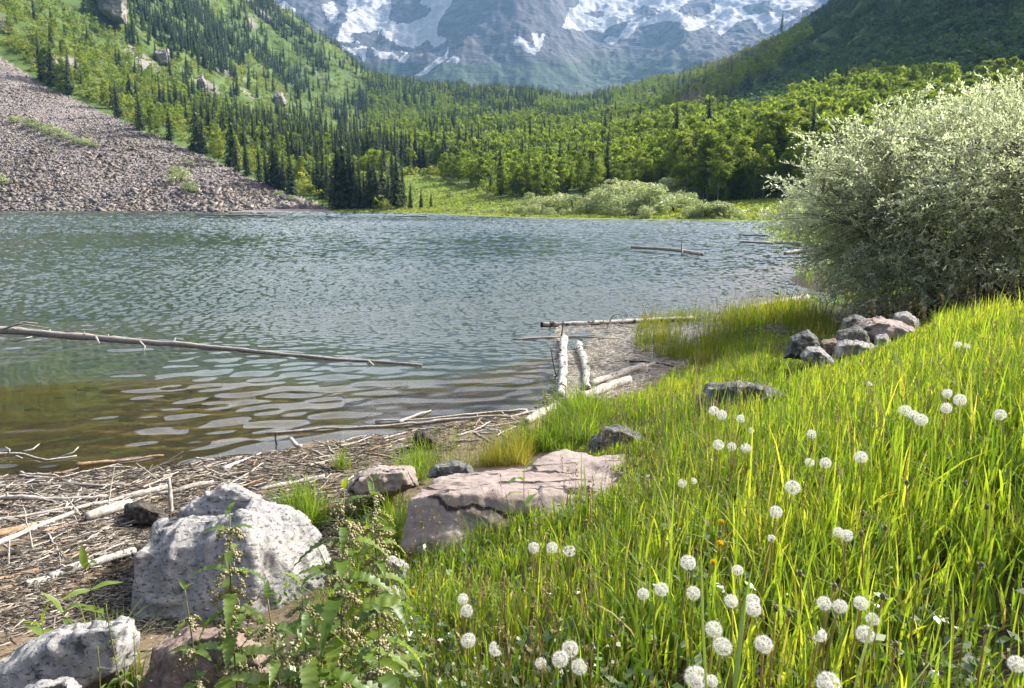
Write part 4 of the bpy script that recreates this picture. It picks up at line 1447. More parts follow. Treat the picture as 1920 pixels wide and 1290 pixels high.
DL, DM, DR = zD(40, 628), zD(270, 655), zD(690, 680)
wood('fallen_trunk', 'long thin pale trunk floating across the bay from the left edge', [(-60, 619), (0, 622), (110, 631), (270, 643), (420, 656), (600, 672), (790, 687)], 7.5, 2.4, W_GREY, 'fallen trunk', None, .3, 10, .03, 3, 7,
     [[(262, 640, DM), (272, 650, DM - .1), (268, 660, DM - .15)], [(690, 676, DR), (700, 684, DR - .1), (688, 690, DR - .15)], [(20, 612, DL), (45, 604, DL), (70, 606, DL)], [(5, 618, DL), (35, 607, DL - .1), (90, 615, DL - .2)], [(60, 632, DL - .2), (30, 640, DL - .4), (-20, 634, DL - .5)], [(180, 632, DM + .5), (186, 643, DM + .3), (183, 646, DM + .3)]])
WOOD = [
    # water side, right
    ('driftwood_log', 'bark-flaked pale log lying in the water before the reeds', [(1012, 612), (1100, 610), (1200, 605), (1300, 600)], 6, 5, W_BIRCH, 8),
    ('driftwood_branch', 'thin dark branch floating above the two upright-looking aspen logs', [(962, 638), (1060, 633), (1160, 636)], 2.6, 2, W_GREY, 3),
    ('driftwood_log', 'left one of two black-marked aspen logs pointing at the lake', [(1057, 640), (1056, 690), (1050, 748)], 9, 9.5, W_BIRCH, 3),
    ('driftwood_log', 'right one of two black-marked aspen logs pointing at the lake', [(1086, 649), (1096, 690), (1103, 733)], 9, 8, W_BIRCH, 3),
    ('driftwood_log', 'thick smooth white log below the two aspen logs', [(1092, 752), (1130, 735), (1178, 718)], 12, 9, W_PALE, 1),
    ('driftwood_log', 'flat pale log lying behind the thick smooth white log', [(1105, 725), (1150, 710), (1207, 691)], 7, 8, W_PALE, 2),
    ('driftwood_log', 'thin pale log furthest back among the debris by the aspen logs', [(1140, 706), (1180, 700), (1225, 685)], 4, 5, W_PALE, 1),
    ('driftwood_log', 'short white log with a dark broken end beside the grass tuft', [(985, 798), (1010, 783), (1042, 764)], 10, 8, W_PALE, 0),
    ('driftwood_branch', 'long slim stick lying along the water edge towards the grass tuft', [(500, 814), (600, 806), (740, 800), (850, 788), (960, 783), (1042, 764)], 2.5, 3.5, W_GREY, 6),
    ('driftwood_branch', 'slim pale stick just above the long shoreline stick', [(700, 792), (800, 789), (900, 776), (990, 770)], 2, 2.5, W_PALE, 2),
    ('driftwood_branch', 'pale split stick pointing into the water behind the black stump', [(748, 794), (780, 782), (806, 772)], 4, 1.6, W_PALE, 0),
    ('driftwood_log', 'white fallen log at the water beside the big silvery willow', [(1384, 584), (1440, 576), (1512, 566)], 5, 9, W_PALE, 3),
    ('driftwood_branch', 'dark stick among the white debris behind the grass', [(1180, 680), (1230, 681), (1265, 688)], 2.5, 1.6, W_DARK, 1),
    ('driftwood_log', 'floating branch with one upright twig out on the lake', [(1184, 470), (1230, 473), (1280, 478), (1316, 485)], 3, 3.6, W_GREY, 4),
    ('driftwood_log', 'pale log on the lake touching the willow leaves', [(1388, 458), (1420, 460), (1448, 462)], 2.2, 2.5, W_PALE, 0),
    ('driftwood_log', 'short pale log on the lake half hidden by willow leaves', [(1450, 461), (1475, 463), (1500, 466)], 3, 3.5, W_PALE, 0),
    ('driftwood_log', 'thick white log end under the left side of the willow', [(1470, 482), (1495, 481), (1530, 480)], 3, 6, W_PALE, 1),
    ('driftwood_log', 'thin log on the water by the farthest willow leaves', [(1385, 444), (1410, 445), (1440, 446)], 1.5, 1.8, W_GREY, 0),
    ('driftwood_log', 'long floating snag far out before the scree', [(368, 405), (420, 406), (502, 407)], 1.2, 1.4, W_GREY, 8),
    ('driftwood_log', 'floating snag far out before the lakeside spruces', [(742, 408), (770, 408), (800, 409)], 1.2, 1.5, W_PALE, 5),
    # beach, left
    ('driftwood_branch', 'long white stick along the water, topmost of the parallel sticks at the left', [(-60, 914), (0, 913), (100, 911), (198, 914)], 3, 2.6, W_GREY, 4),
    ('driftwood_log', 'thick grey log, lowest of the parallel sticks at the left', [(-60, 938), (0, 939), (100, 939), (195, 937)], 6, 4, W_PALE, 2),
    ('driftwood_branch', 'thin grey stick between the white stick and the thick grey log', [(-60, 926), (0, 927), (110, 928), (208, 931)], 2, 1.6, W_GREY, 2),
    ('driftwood_branch', 'second thin stick just above the thick grey log', [(30, 932), (120, 930), (200, 926)], 1.8, 1.4, W_GREY, 1),
    ('driftwood_branch', 'white stick lying at the water, upper one of a close pair', [(38, 889), (70, 890), (110, 896)], 2.5, 2, W_PALE, 1),
    ('driftwood_branch', 'dark-edged stick at the water, lower one of a close pair', [(35, 894), (70, 897), (105, 900)], 3, 2, W_GREY, 1),
    ('driftwood_plank', 'floating wood with a white broken end and brown tail', [(141, 877), (180, 872), (240, 866), (304, 857)], 5.5, 1.8, W_BROWN, 1),
    ('driftwood_branch', 'short brown stick continuing left of the floating white-ended wood', [(88, 891), (115, 887), (141, 882)], 1.6, 2.2, W_BROWN, 0),
    ('driftwood_log', 'fat white log leading to the upright stake', [(228, 934), (270, 927), (314, 917)], 5, 7, W_PALE, 2),
    ('driftwood_branch', 'pale stick sloping up to the fat white log', [(135, 960), (165, 952), (228, 935)], 4, 4, W_PALE, 1),
    ('driftwood_log', 'upper pale log of two sloping across the mud at the left', [(-60, 986), (0, 976), (70, 966), (137, 953)], 5, 3.5, W_PALE, 2),
    ('driftwood_log', 'lower pale log of two sloping across the mud at the left', [(-60, 1046), (0, 1022), (70, 992), (139, 965)], 6.5, 5, W_PALE, 2),
    ('driftwood_log', 'pinkish cracked log at the left edge above the lower pale log', [(-60, 1020), (0, 1006), (64, 990)], 9, 7, W_BROWN, 1),
    ('driftwood_log', 'short fat pale log with a dark hollow end beside the charred stump', [(242, 954), (200, 966), (160, 977)], 11, 10, W_PALE, 1),
    ('driftwood_branch', 'straight bare stick pointing at the big boulder', [(160, 1050), (205, 1034), (258, 1013)], 2.2, 2.6, W_GREY, 0),
    ('driftwood_branch', 'gnarled dark branch lying on the brown mud', [(56, 1040), (110, 1028), (182, 1016)], 4, 3, W_DARK, 4),
    ('driftwood_log', 'black rotten log at the left edge of the mud', [(-60, 1052), (0, 1046), (40, 1040)], 9, 6, W_DARK, 1),
    ('driftwood_log', 'orange-brown log in the debris heap left of the puddle', [(-60, 1104), (0, 1090), (66, 1075)], 8, 5, W_BROWN, 1),
    ('driftwood_log', 'short white log in the debris heap above the puddle', [(40, 1103), (70, 1095), (100, 1088)], 9, 7, W_PALE, 1),
    ('driftwood_log', 'flaking whitish log running from the debris heap to the boulder', [(96, 1088), (150, 1070), (200, 1056), (248, 1042)], 9, 9, W_BIRCH, 3),
    ('driftwood_branch', 'dark crooked stick below the puddle', [(5, 1121), (50, 1132), (102, 1146)], 3, 2, W_DARK, 2),
    ('driftwood_branch', 'second brown log in the debris heap below the orange-brown one', [(-60, 1122), (0, 1108), (50, 1096)], 6, 4, W_BROWN, 0),
    ('driftwood_log', 'white splintered wood at the water behind the boulder peak', [(415, 883), (450, 868), (488, 851)], 5, 1.5, W_PALE, 2),
    ('driftwood_branch', 'dark stick at the water behind the boulder peak', [(396, 904), (430, 896), (472, 888)], 4.5, 2.5, W_DARK, 2),
    ('driftwood_log', 'white log on the beach right of the boulder peak', [(492, 921), (550, 908), (608, 897)], 5.5, 5, W_PALE, 2),
    ('driftwood_branch', 'pale stick on the beach below the white log right of the boulder', [(500, 940), (560, 932), (634, 922)], 3, 2, W_PALE, 1),
    ('driftwood_branch', 'thin stick above the white log right of the boulder', [(466, 882), (530, 876), (608, 871)], 2, 1.6, W_GREY, 1),
    ('driftwood_branch', 'short pale stub sticking out of the water debris', [(548, 824, zD(550, 836)), (558, 833, zD(558, 838) - .05), (568, 843, zD(568, 843))], 4, 5, W_PALE, 0),
    ('driftwood_log', 'pale log with a grey shell left of the boulder peak', [(300, 928), (345, 922), (400, 906)], 5, 5, W_GREY, 2)]
UPR = [
    ('wooden_stake', 'upright grey stake standing in the driftwood before the boulder', [(318, 896), (319, 925), (321, 962)], 3.4, 3.6, W_GREY),
    ('dead_twig', 'tall thin upright twig with a bent tip among the left driftwood', [(228, 873), (217, 869), (210, 905), (203, 952)], 1, 1.6, W_PALE),
    ('dead_twig', 'upright twig rising from the mud left of the hollow log', [(45, 950), (52, 990), (62, 1030)], 1, 1.4, W_PALE),
    ('dead_twig', 'short upright twig by the black rotten log', [(17, 1014), (17, 1035), (17, 1062)], 1.6, 1.8, W_GREY),
    ('dead_twig', 'slanted twig crossing the parallel driftwood sticks', [(122, 928), (136, 948), (152, 968)], 1, 1.3, W_PALE),
    ('dead_twig', 'twig leaning over the water behind the stake', [(255, 868), (275, 883), (297, 900)], 1, 1.4, W_GREY),
    ('dead_twig', 'upright twig left of the three standing before the lake reeds', [(1165, 592), (1168, 600), (1170, 612)], .9, 1.2, W_GREY),
    ('dead_twig', 'bent dark twig standing over the bark-flaked log', [(1160, 588), (1148, 592), (1138, 616)], 1.2, 1.5, W_GREY),
    ('dead_twig', 'slanting twig standing over the bark-flaked log beside the bent one', [(1172, 582), (1178, 592), (1184, 604)], .9, 1.2, W_PALE),
    ('dead_twig', 'tallest pale twig standing before the lake reeds', [(1205, 570), (1210, 584), (1217, 602)], 1, 1.4, W_PALE),
    ('dead_twig', 'dark upright twig between the thin branch and the two aspen logs', [(1056, 602), (1054, 620), (1052, 640)], .9, 1.2, W_DARK),
    ('dead_twig', 'leaning dark twig left of the two aspen logs', [(1033, 652), (1037, 680), (1043, 705)], 1, 1.3, W_DARK),
    ('dead_twig', 'white upright twig on the branch floating out on the lake', [(1279, 456), (1278, 466), (1279, 480)], 1.4, 2, W_PALE),
    ('dead_twig', 'small dark upright twig in the shallow water left of the black stump', [(517, 812), (516, 822), (518, 834)], 1.6, 2, W_DARK)]
for i, (nm, lab, pts, r0, r1, m_, st) in enumerate(WOOD):
    sc_ = .85 if pts[0][1] > 590 else 1
    wood(nm, lab, pts, r0 * sc_, r1 * sc_, m_, 'log' if 'log' in nm else 'driftwood', 'driftwood along the near shore', 2.2 if pts[0][1] < 500 else .6, 9, .02, 11 + i * 5, st)
for i, (nm, lab, pts, r0, r1, m_) in enumerate(UPR):
    foot = pts[-1]
    z = max(float(drop(foot[0], foot[1])[0][2]) if foot[1] > 500 else 0, 0)
    D = zD(foot[0], foot[1], z)
    wood(nm, lab, [(u, v, D + .02 * (foot[1] - v) / 20) for u, v in pts], r0, r1, m_, 'stake' if 'stake' in nm else 'twig', 'twigs standing in the driftwood', 0, 6, .004, 300 + i, 0, air=True)
# forked branch floating at the left
D0 = zD(60, 856)
wood('driftwood_branch', 'forked pale branch floating on the brown water at the left edge', [(-30, 855), (15, 852), (45, 852), (88, 864), (145, 855)], 2.6, 1.3, W_PALE, 'driftwood', 'driftwood along the near shore', .5, 7, .01, 401, 0,
     [[(15, 852, D0), (18, 843, D0), (10, 838, D0)], [(45, 846, D0), (62, 842, D0 + .05), (74, 832, D0 + .1)], [(100, 862, D0), (138, 848, D0), (147, 838, D0 + .05)], [(30, 855, D0), (42, 859, D0 - .1)]])
# rock walls showing through the forest of the left valley side
M_CLIFF = rock_mat('valley cliff rock', [(.3, (.14, .13, .12)), (.5, (.27, .25, .23)), (.7, (.40, .37, .34))], .12, None, 0, None, .8)
for i, (lab, pts, D, dep) in enumerate((('pale cliff tower at the top edge above the left forest', [(182, -25), (232, -40), (234, 20), (237, 42), (212, 32), (186, 14)], 555, 30), ('narrow pale cliff streak in the dark forest right of the big tower', [(322, -20), (332, -22), (333, 45), (325, 55), (320, 20)], 720, 20), ('small grey cliff in the light strip below the dark forest', [(369, 146), (380, 141), (387, 154), (378, 161), (370, 158)], 548, 14),
                                       ('little cliff step in the middle of the left forest', [(290, 95), (315, 92), (318, 115), (300, 118)], 560, 14), ('grey cliff band in the dark forest above the valley floor', [(514, 176), (528, 172), (536, 192), (526, 197), (515, 190)], 640, 16))):
    rock('cliff', lab, [outline(pts, D, dep)], M_CLIFF, 'cliffs in the left forest', 50, .04, 70 + i * 3, 1.5, .05)['category'] = 'cliff'
# half sunken sticks in the inlet by the two aspen logs
rng = np.random.default_rng(78)
for k in range(34):
    u, v = rng.uniform(1060, 1330), rng.uniform(612, 742)
    if v > 742 - (u - 1180) * .42 and u > 1180 or (u < 1110 and v > 640):
        continue
    l, a = rng.uniform(20, 75), rng.normal(-.1, .5)
    m_ = (W_PALE, W_GREY, W_PALE)[rng.integers(3)]
    word = 'bleached' if m_ is W_PALE else 'grey'
    wood('driftwood_stick', 'thin %s stick half sunk in the inlet beside the two aspen logs' % word, [(u - l / 2, v - l * math.sin(a) * .25), (u, v + rng.normal(0, 1)), (u + l / 2, v + l * math.sin(a) * .25)], rng.uniform(.8, 1.8), rng.uniform(.5, 1.2), m_, 'stick', '%s sticks in the inlet' % word, .8, 5, .012, 700 + k, 0)
# charred stumps
for lab, pts, D, dep in (('charred black stump wedged beside the big boulder', [(232, 975), (240, 945), (262, 940), (300, 955), (318, 968), (310, 985), (250, 985)], 5.35, .25), ('small black stump lying on the beach near the yellow grass', [(772, 830), (778, 810), (795, 806), (818, 824), (812, 836)], 6.9, .2)):
    rock('stump', lab, [outline(pts, D, dep)], W_DARK, None, 40, .05, 55)['category'] = 'stump'

# many more sticks in the tangle, each one a thing
rng = np.random.default_rng(77)
k = 0
while k < 160:
    u, v = rng.uniform(0, 1030), rng.uniform(775, 1060)
    lo, hi = np.interp(u, [0, 250, 450, 600, 820, 1030], [890, 878, 852, 832, 800, 770]), np.interp(u, [0, 250, 450, 600, 820, 1030], [1110, 1030, 935, 930, 850, 790])
    if not lo < v < hi or (250 < u < 470 and v > 915):
        continue
    l = rng.uniform(25, 120) * (1.1 - .4 * u / 820)
    a = rng.normal(-.22, .2) if rng.uniform() < .8 else rng.uniform(-1.2, 1.2)
    du, dv = l * math.cos(a), l * math.sin(a) * .8
    m_ = (W_PALE, W_GREY, W_GREY, W_GREY, W_PALE, W_BROWN, W_DARK)[rng.integers(7)]
    word = {W_PALE.name: 'bleached', W_GREY.name: 'grey', W_BROWN.name: 'brown', W_DARK.name: 'dark'}[m_.name]
    wood('driftwood_stick', 'thin %s stick in the loose driftwood tangle on the near beach' % word, [(u - du / 2, v - dv / 2), (u + rng.normal(0, 2), v + rng.normal(0, 2)), (u + du / 2, v + dv / 2)], rng.uniform(.9, 2.3), rng.uniform(.6, 1.5), m_, 'stick', '%s sticks in the driftwood tangle' % word, rng.uniform(.5, 1.6), 6, .012, 500 + k, int(rng.integers(0, 2)))
    k += 1


# litter: straw, bark flakes and broken twigs
def litter():
    rng = np.random.default_rng(88)
    n = 150000
    u = rng.uniform(-300, 1560, n)
    v = rng.uniform(590, 1300, n)
    lo = np.interp(u, [-300, 0, 250, 450, 600, 850, 1000, 1060, 1150, 1300, 1560], [895, 893, 880, 856, 836, 793, 770, 700, 625, 610, 585])
    hi = np.interp(u, [-300, 0, 250, 450, 600, 850, 1000, 1060, 1150, 1300, 1560], [1300, 1290, 1290, 1240, 1150, 880, 830, 790, 770, 720, 640])
    ok = (v > lo) & (v < hi)
    u, v = u[ok], v[ok]
    n2 = 14000
    u2, v2 = rng.uniform(1040, 1340, n2), rng.uniform(608, 748, n2)
    k2 = (v2 < 748 - np.maximum(u2 - 1180, 0) * .5) & (fbm(np.stack([u2 / 45, v2 / 18], -1), 3, 4) > -.12)
    u, v = np.concatenate([u, u2[k2]]), np.concatenate([v, v2[k2]])
    p = np.stack(Pz(u, v, np.zeros(len(u)) + .04), -1) if False else np.stack([*(np.array(ray(u, v)) * ((.04 - CAM_H) / ray(u, v)[2]))], -1)
    z = np.maximum(ground_h(p[:, 0], p[:, 1]), 0.0)
    D = (z - CAM_H) / ray(u, v)[2]
    X, Y, Z = ray(u, v)
    p = np.stack([X * D, Y * D, z + .004], -1)
    L = np.exp(rng.normal(-3.5, .6, len(u)))
    W = np.minimum(L * rng.uniform(.012, .05, len(u)), .0032) + .0006
    a = rng.normal(.25, .7, len(u))
    d = np.stack([np.cos(a), np.sin(a), rng.normal(0, .18, len(u))], -1) * L[:, None]
    s = np.stack([-np.sin(a), np.cos(a), rng.normal(0, .5, len(u))], -1) * W[:, None]
    up = np.array([0, 0, 1.0]) * (W * .8 + .001)[:, None] + np.array([0, 0, .003])
    # triangular splinters: 6 vertices each
    V = np.stack([p - d - s, p - d + s, p - d * .95 + up, p + d - s * .6, p + d + s * .6, p + d * .95 + up * .8], 1)
    q4 = np.array([(0, 3, 5, 2), (1, 2, 5, 4), (0, 1, 4, 3)])
    q3 = np.array([(0, 2, 1), (3, 4, 5)])
    o = np.arange(len(u))[:, None, None] * 6
    t = np.clip(rng.uniform(0, 1, len(u)) + np.where((u > 1040) & (v < 748), .62, 0), 0, 1)
    m, nt, out = new_mat('straw and bark litter')
    finish(nt, out, ramp(nt, attr(nt, 'tint'), [(0, (.02, .016, .012)), (.35, (.08, .066, .052)), (.65, (.21, .18, .145)), (.88, (.38, .34, .285)), (1, (.6, .55, .48))]), .85)
    ob = link('driftwood_litter', mesh('driftwood_litter', V.reshape(-1, 3), [(q4[None] + o).reshape(-1, 4), (q3[None] + o).reshape(-1, 3)], m, False, {'tint': np.repeat(t, 6)}))
    tag(ob, 'straw, bark flakes and splinters washed up along the near shore', None, None, 'stuff')


litter()
# ------------------------------------------------------------------ the big silvery willow on the bank
M_WILLOW = leaf_mat('silvery willow leaves', [(0, (.30, .33, .21)), (.5, (.48, .51, .37)), (1, (.64, .65, .53))], (1.5, 1.6, 1.15), .6, .42, .14)
M_WILLOWBARK = bark_mat('willow bark', (.09, .078, .06), (.26, .23, .18), 20)


def silver_willow():
    rng = np.random.default_rng(42)
    bx, by = 7.0, 11.6
    root = empty('willow_shrub', (bx, by, float(ground_h(bx, by))))
    tag(root, 'large silvery-leaved willow shrub leaning over the lake at the right', 'shrub')
    z0 = float(ground_h(bx, by))
    cx, cy, cz = 0.1, 0.1, 1.55
    A, B, Ct = 3.0, 2.6, 2.0
    stems, tips = MB(), []
    # main stems
    mains = []
    for i in range(30):
        a = rng.uniform(0, 6.283)
        e = rng.uniform(.15, 1.35)
        b0 = np.array([rng.normal(0, .55), rng.normal(0, .45), -.15])
        d = np.array([math.cos(a) * math.cos(e) * A, math.sin(a) * math.cos(e) * B, math.sin(e) * Ct])
        end = np.array([cx, cy, cz * .55]) + d * rng.uniform(.75, .95)
        end[2] = max(end[2], .25)
        m1 = b0 * .5 + end * .5 + np.array([0, 0, .35]) * rng.uniform(.4, 1.2) + rng.normal(0, .12, 3)
        ts = np.linspace(0, 1, 9)[:, None]
        path = (1 - ts) ** 2 * b0 + 2 * ts * (1 - ts) * m1 + ts ** 2 * end
        tube_simple(stems, path, np.linspace(.032, .009, 9), 6, 0, .1, i)
        mains.append(path)
    # branchlets towards the outer envelope, leaf sprays along their ends
    LP, LD, LT = [], [], []
    nb = 0
    while nb < 1750:
        a = rng.uniform(0, 6.283)
        se = rng.uniform(-.85, 1)
        e = math.asin(se)
        lump = 1 + .24 * float(vnoise(np.array([[math.cos(a) * 2.2 * math.cos(e) + 9, math.sin(a) * 2.2 * math.cos(e), se * 2.2]]), 4)[0])
        rr = (rng.uniform(.25, 1) ** .5) * lump * (1.0 if rng.uniform() < .93 else rng.uniform(1.02, 1.12))
        end = np.array([cx + math.cos(a) * math.cos(e) * A * rr, cy + math.sin(a) * math.cos(e) * B * rr, cz * .82 + se * Ct * rr])
        wx, wy = end[0] + bx, end[1] + by
        if end[2] + z0 < float(ground_h(wx, wy)) + .08:
            continue
        m = mains[rng.integers(len(mains))]
        # nearest point of a random few stems
        best = None
        for mm in (m, mains[rng.integers(len(mains))], mains[rng.integers(len(mains))], mains[rng.integers(len(mains))]):
            j = int(np.argmin(((mm[2:] - end) ** 2).sum(1))) + 2
            dd = float(((mm[j] - end) ** 2).sum())
            if best is None or dd < best[0]:
                best = (dd, mm[j])
        st = best[1]
        nb += 1
        midp = st * .5 + end * .5 + np.array([0, 0, .12]) + rng.normal(0, .07, 3)
        ts = np.linspace(0, 1, 5)[:, None]
        path = (1 - ts) ** 2 * st + 2 * ts * (1 - ts) * midp + ts ** 2 * end
        tube_simple(stems, path, np.linspace(.007, .0025, 5), 3, 0, 0, 0, False)
        d = path[-1] - path[-2]
        d /= np.linalg.norm(d)
        # 3 shoots with leaves
        for s in range(6):
            sd_ = d + rng.normal(0, .55, 3) + np.array([0, 0, .45])
            sd_ /= np.linalg.norm(sd_)
            s0 = path[2] * (1 - s / 6) + path[4] * (s / 6)
            Ls = rng.uniform(.22, .5)
            n = int(Ls / .021)
            tt = np.linspace(.08, 1, n)
            pp = s0 + sd_ * (tt * Ls)[:, None] + np.array([0, 0, -.06]) * (tt ** 2)[:, None]
            LP.append(pp)
            LD.append(np.tile(sd_, (n, 1)))
            LT.append(np.full(n, rng.uniform(.15, .8)))
            tube_simple(stems, pp[::max(1, n // 3)], .0022, 3, 0, 0, 0, False)
    # a few long shoots stand out of the outline
    for u, v, D in ((1735, 165, 11.3), (1718, 185, 11.3), (1760, 180, 11.4), (1810, 178, 11.5), (1840, 170, 11.6), (1895, 165, 11.6), (1660, 195, 11.3), (1605, 225, 11.2), (1868, 172, 11.5), (1850, 178, 11.5), (1440, 405, 11.0), (1425, 420, 10.8), (1452, 335, 11.2), (1520, 270, 11.3), (1575, 225, 11.2), (1640, 210, 11.2), (1690, 185, 11.4), (1790, 165, 11.5)):
        end = P(u, v, D) - np.array([bx, by, z0])
        j = min((int(np.argmin(((mm - end) ** 2).sum(1))), k) for k, mm in enumerate(mains))
        st = mains[int(np.argmin([((mm[-1] - end) ** 2).sum() for mm in mains]))][-2]
        ts = np.linspace(0, 1, 7)[:, None]
        path = st + (end - st) * ts + np.array([0, 0, .1]) * np.sin(ts * 3.14)
        tube_simple(stems, path, np.linspace(.008, .002, 7), 4, 0, 0, 0, False)
        for s in range(26):
            q = rng.uniform(.35, 1)
            s0 = st + (end - st) * q
            sd_ = (end - st) / np.linalg.norm(end - st) + rng.normal(0, .6, 3)
            sd_ /= np.linalg.norm(sd_)
            n = 9
            tt = np.linspace(.1, 1, n)
            LP.append(s0 + sd_ * (tt * rng.uniform(.1, .22))[:, None])
            LD.append(np.tile(sd_, (n, 1)))
            LT.append(np.full(n, rng.uniform(.4, .9)))
    LP, LD, LT = np.concatenate(LP), np.concatenate(LD), np.concatenate(LT)
    n = len(LP)
    side = rng.normal(0, 1, (n, 3))
    ld = LD * .7 + side * .55 + np.array([0, 0, .15])
    ld /= np.linalg.norm(ld, axis=1, keepdims=True)
    wd = np.cross(ld, rng.normal(0, 1, (n, 3)))
    wd /= np.linalg.norm(wd, axis=1, keepdims=True)
    L = rng.uniform(.04, .07, n)[:, None]
    W = L * rng.uniform(.12, .19, (n, 1))
    nrm = np.cross(ld, wd)
    V = np.stack([LP, LP + ld * L * .45 + wd * W + nrm * W * .4, LP + ld * L - nrm * L * .12, LP + ld * L * .45 - wd * W + nrm * W * .4], 1).reshape(-1, 3)
    i = np.arange(n) * 4
    F = np.stack([i, i + 1, i + 2, i + 3], -1)
    link('crown', mesh('crown', V, F, M_WILLOW, False, {'tint': np.repeat(np.clip(LT + rng.normal(0, .18, n), 0, 1), 4)}), root)
    link('branches', stems.mesh('branches', M_WILLOWBARK, True), root)
    print('willow leaves', n)


silver_willow()

# ------------------------------------------------------------------ grass
M_GRASS = leaf_mat('meadow grass', [(0, (.06, .115, .025)), (.35, (.125, .21, .034)), (.7, (.205, .295, .046)), (.86, (.29, .345, .065)), (.93, (.36, .31, .12)), (1, (.44, .38, .24))], (1.85, 1.73, .52), .55, .6, .02)
M_REED = leaf_mat('shore sedge', [(0, (.06, .10, .015)), (.5, (.15, .20, .022)), (.8, (.25, .26, .04)), (1, (.36, .31, .10))], (1.7, 1.55, .5), .5, .5, .04)
GRASS = [(470, 1900), (470, 1400), (570, 1260), (660, 1170), (740, 1040), (800, 1030), (960, 990), (1080, 965), (1190, 895), (1130, 880), (1020, 850), (1010, 815), (1050, 785), (1120, 765), (1200, 742), (1290, 690), (1335, 650), (1480, 622), (1540, 612), (1700, 600), (1740, 590), (2500, 585), (3200, 900), (3200, 1900)]
SEDGE = [(1185, 655), (1200, 606), (1330, 592), (1500, 572), (1560, 575), (1560, 640), (1420, 655), (1320, 690), (1240, 670)]
YELLOW = [(745, 905), (800, 835), (870, 812), (985, 815), (1015, 838), (985, 885), (870, 880), (800, 905)]
SHORT = [([(1440, 690), (1460, 590), (1740, 580), (1760, 650), (1690, 720), (1480, 730)], .42), ([(1290, 790), (1300, 710), (1480, 710), (1480, 780)], .62), ([(730, 1010), (760, 900), (1210, 850), (1230, 930), (1000, 985)], .6), ([(1070, 900), (1080, 790), (1240, 790), (1250, 880)], .45)]
TUFTS = [(560, 960, 30), (585, 985, 25), (700, 960, 30), (720, 940, 22), (770, 905, 26), (790, 880, 25), (1050, 815, 46), (1075, 800, 46), (1100, 795, 46), (1085, 815, 44), (1040, 830, 30), (1090, 830, 30), (1010, 845, 26), (300, 1130, 9), (330, 1060, 8), (480, 1100, 14), (200, 1240, 22), (225, 1290, 20), (1155, 640, 14), (1160, 600, 8), (1240, 620, 12), (1095, 655, 9), (640, 880, 10), (735, 1000, 30), (745, 1040, 35), (690, 1080, 25), (620, 1200, 30), (665, 1130, 25)]


def blades(name, label, p, h, wd, tint, mat_, rng, lean=.35, levels=4):
    n = len(p)
    a = rng.uniform(0, 6.283, n)
    ln = np.abs(rng.normal(0, lean, n)) + .05
    ld = np.stack([np.cos(a), np.sin(a), np.zeros(n)], -1)
    f = a + rng.normal(1.57, .5, n)
    wv = np.stack([np.cos(f), np.sin(f), np.zeros(n)], -1)
    t = np.linspace(0, 1, levels + 1)
    rows = []
    droop = rng.uniform(0, 1, n) ** 3.5
    for k, tt in enumerate(t):
        c = p + ld * (h * ln * (tt ** 1.8) * (1 + droop * tt))[:, None]
        c[:, 2] += h * (tt - .28 * ln * tt ** 2.2 - .42 * droop * tt ** 3)
        if k < levels:
            w_ = (wd * (.75 + .5 * tt if tt < .5 else 1.45 * (1 - tt) ** .55 * 1.0))[:, None]
            tw = wv * math.cos(tt * .7) + ld * math.sin(tt * .7) * .6
            rows += [c - tw * w_, c + tw * w_]
        else:
            rows.append(c)
    m = len(rows)
    V = np.stack(rows, 1).reshape(-1, 3)
    o = np.arange(n)[:, None] * m
    Q = np.concatenate([o + np.array([[2 * k, 2 * k + 1, 2 * k + 3, 2 * k + 2]]) for k in range(levels - 1)])
    T = o + np.array([[m - 3, m - 2, m - 1]])
    ob = link(name, mesh(name, V, [Q, T], mat_, False, {'tint': np.repeat(np.clip(tint, 0, 1), m)}))
    tag(ob, label, None, None, 'stuff')
    return ob


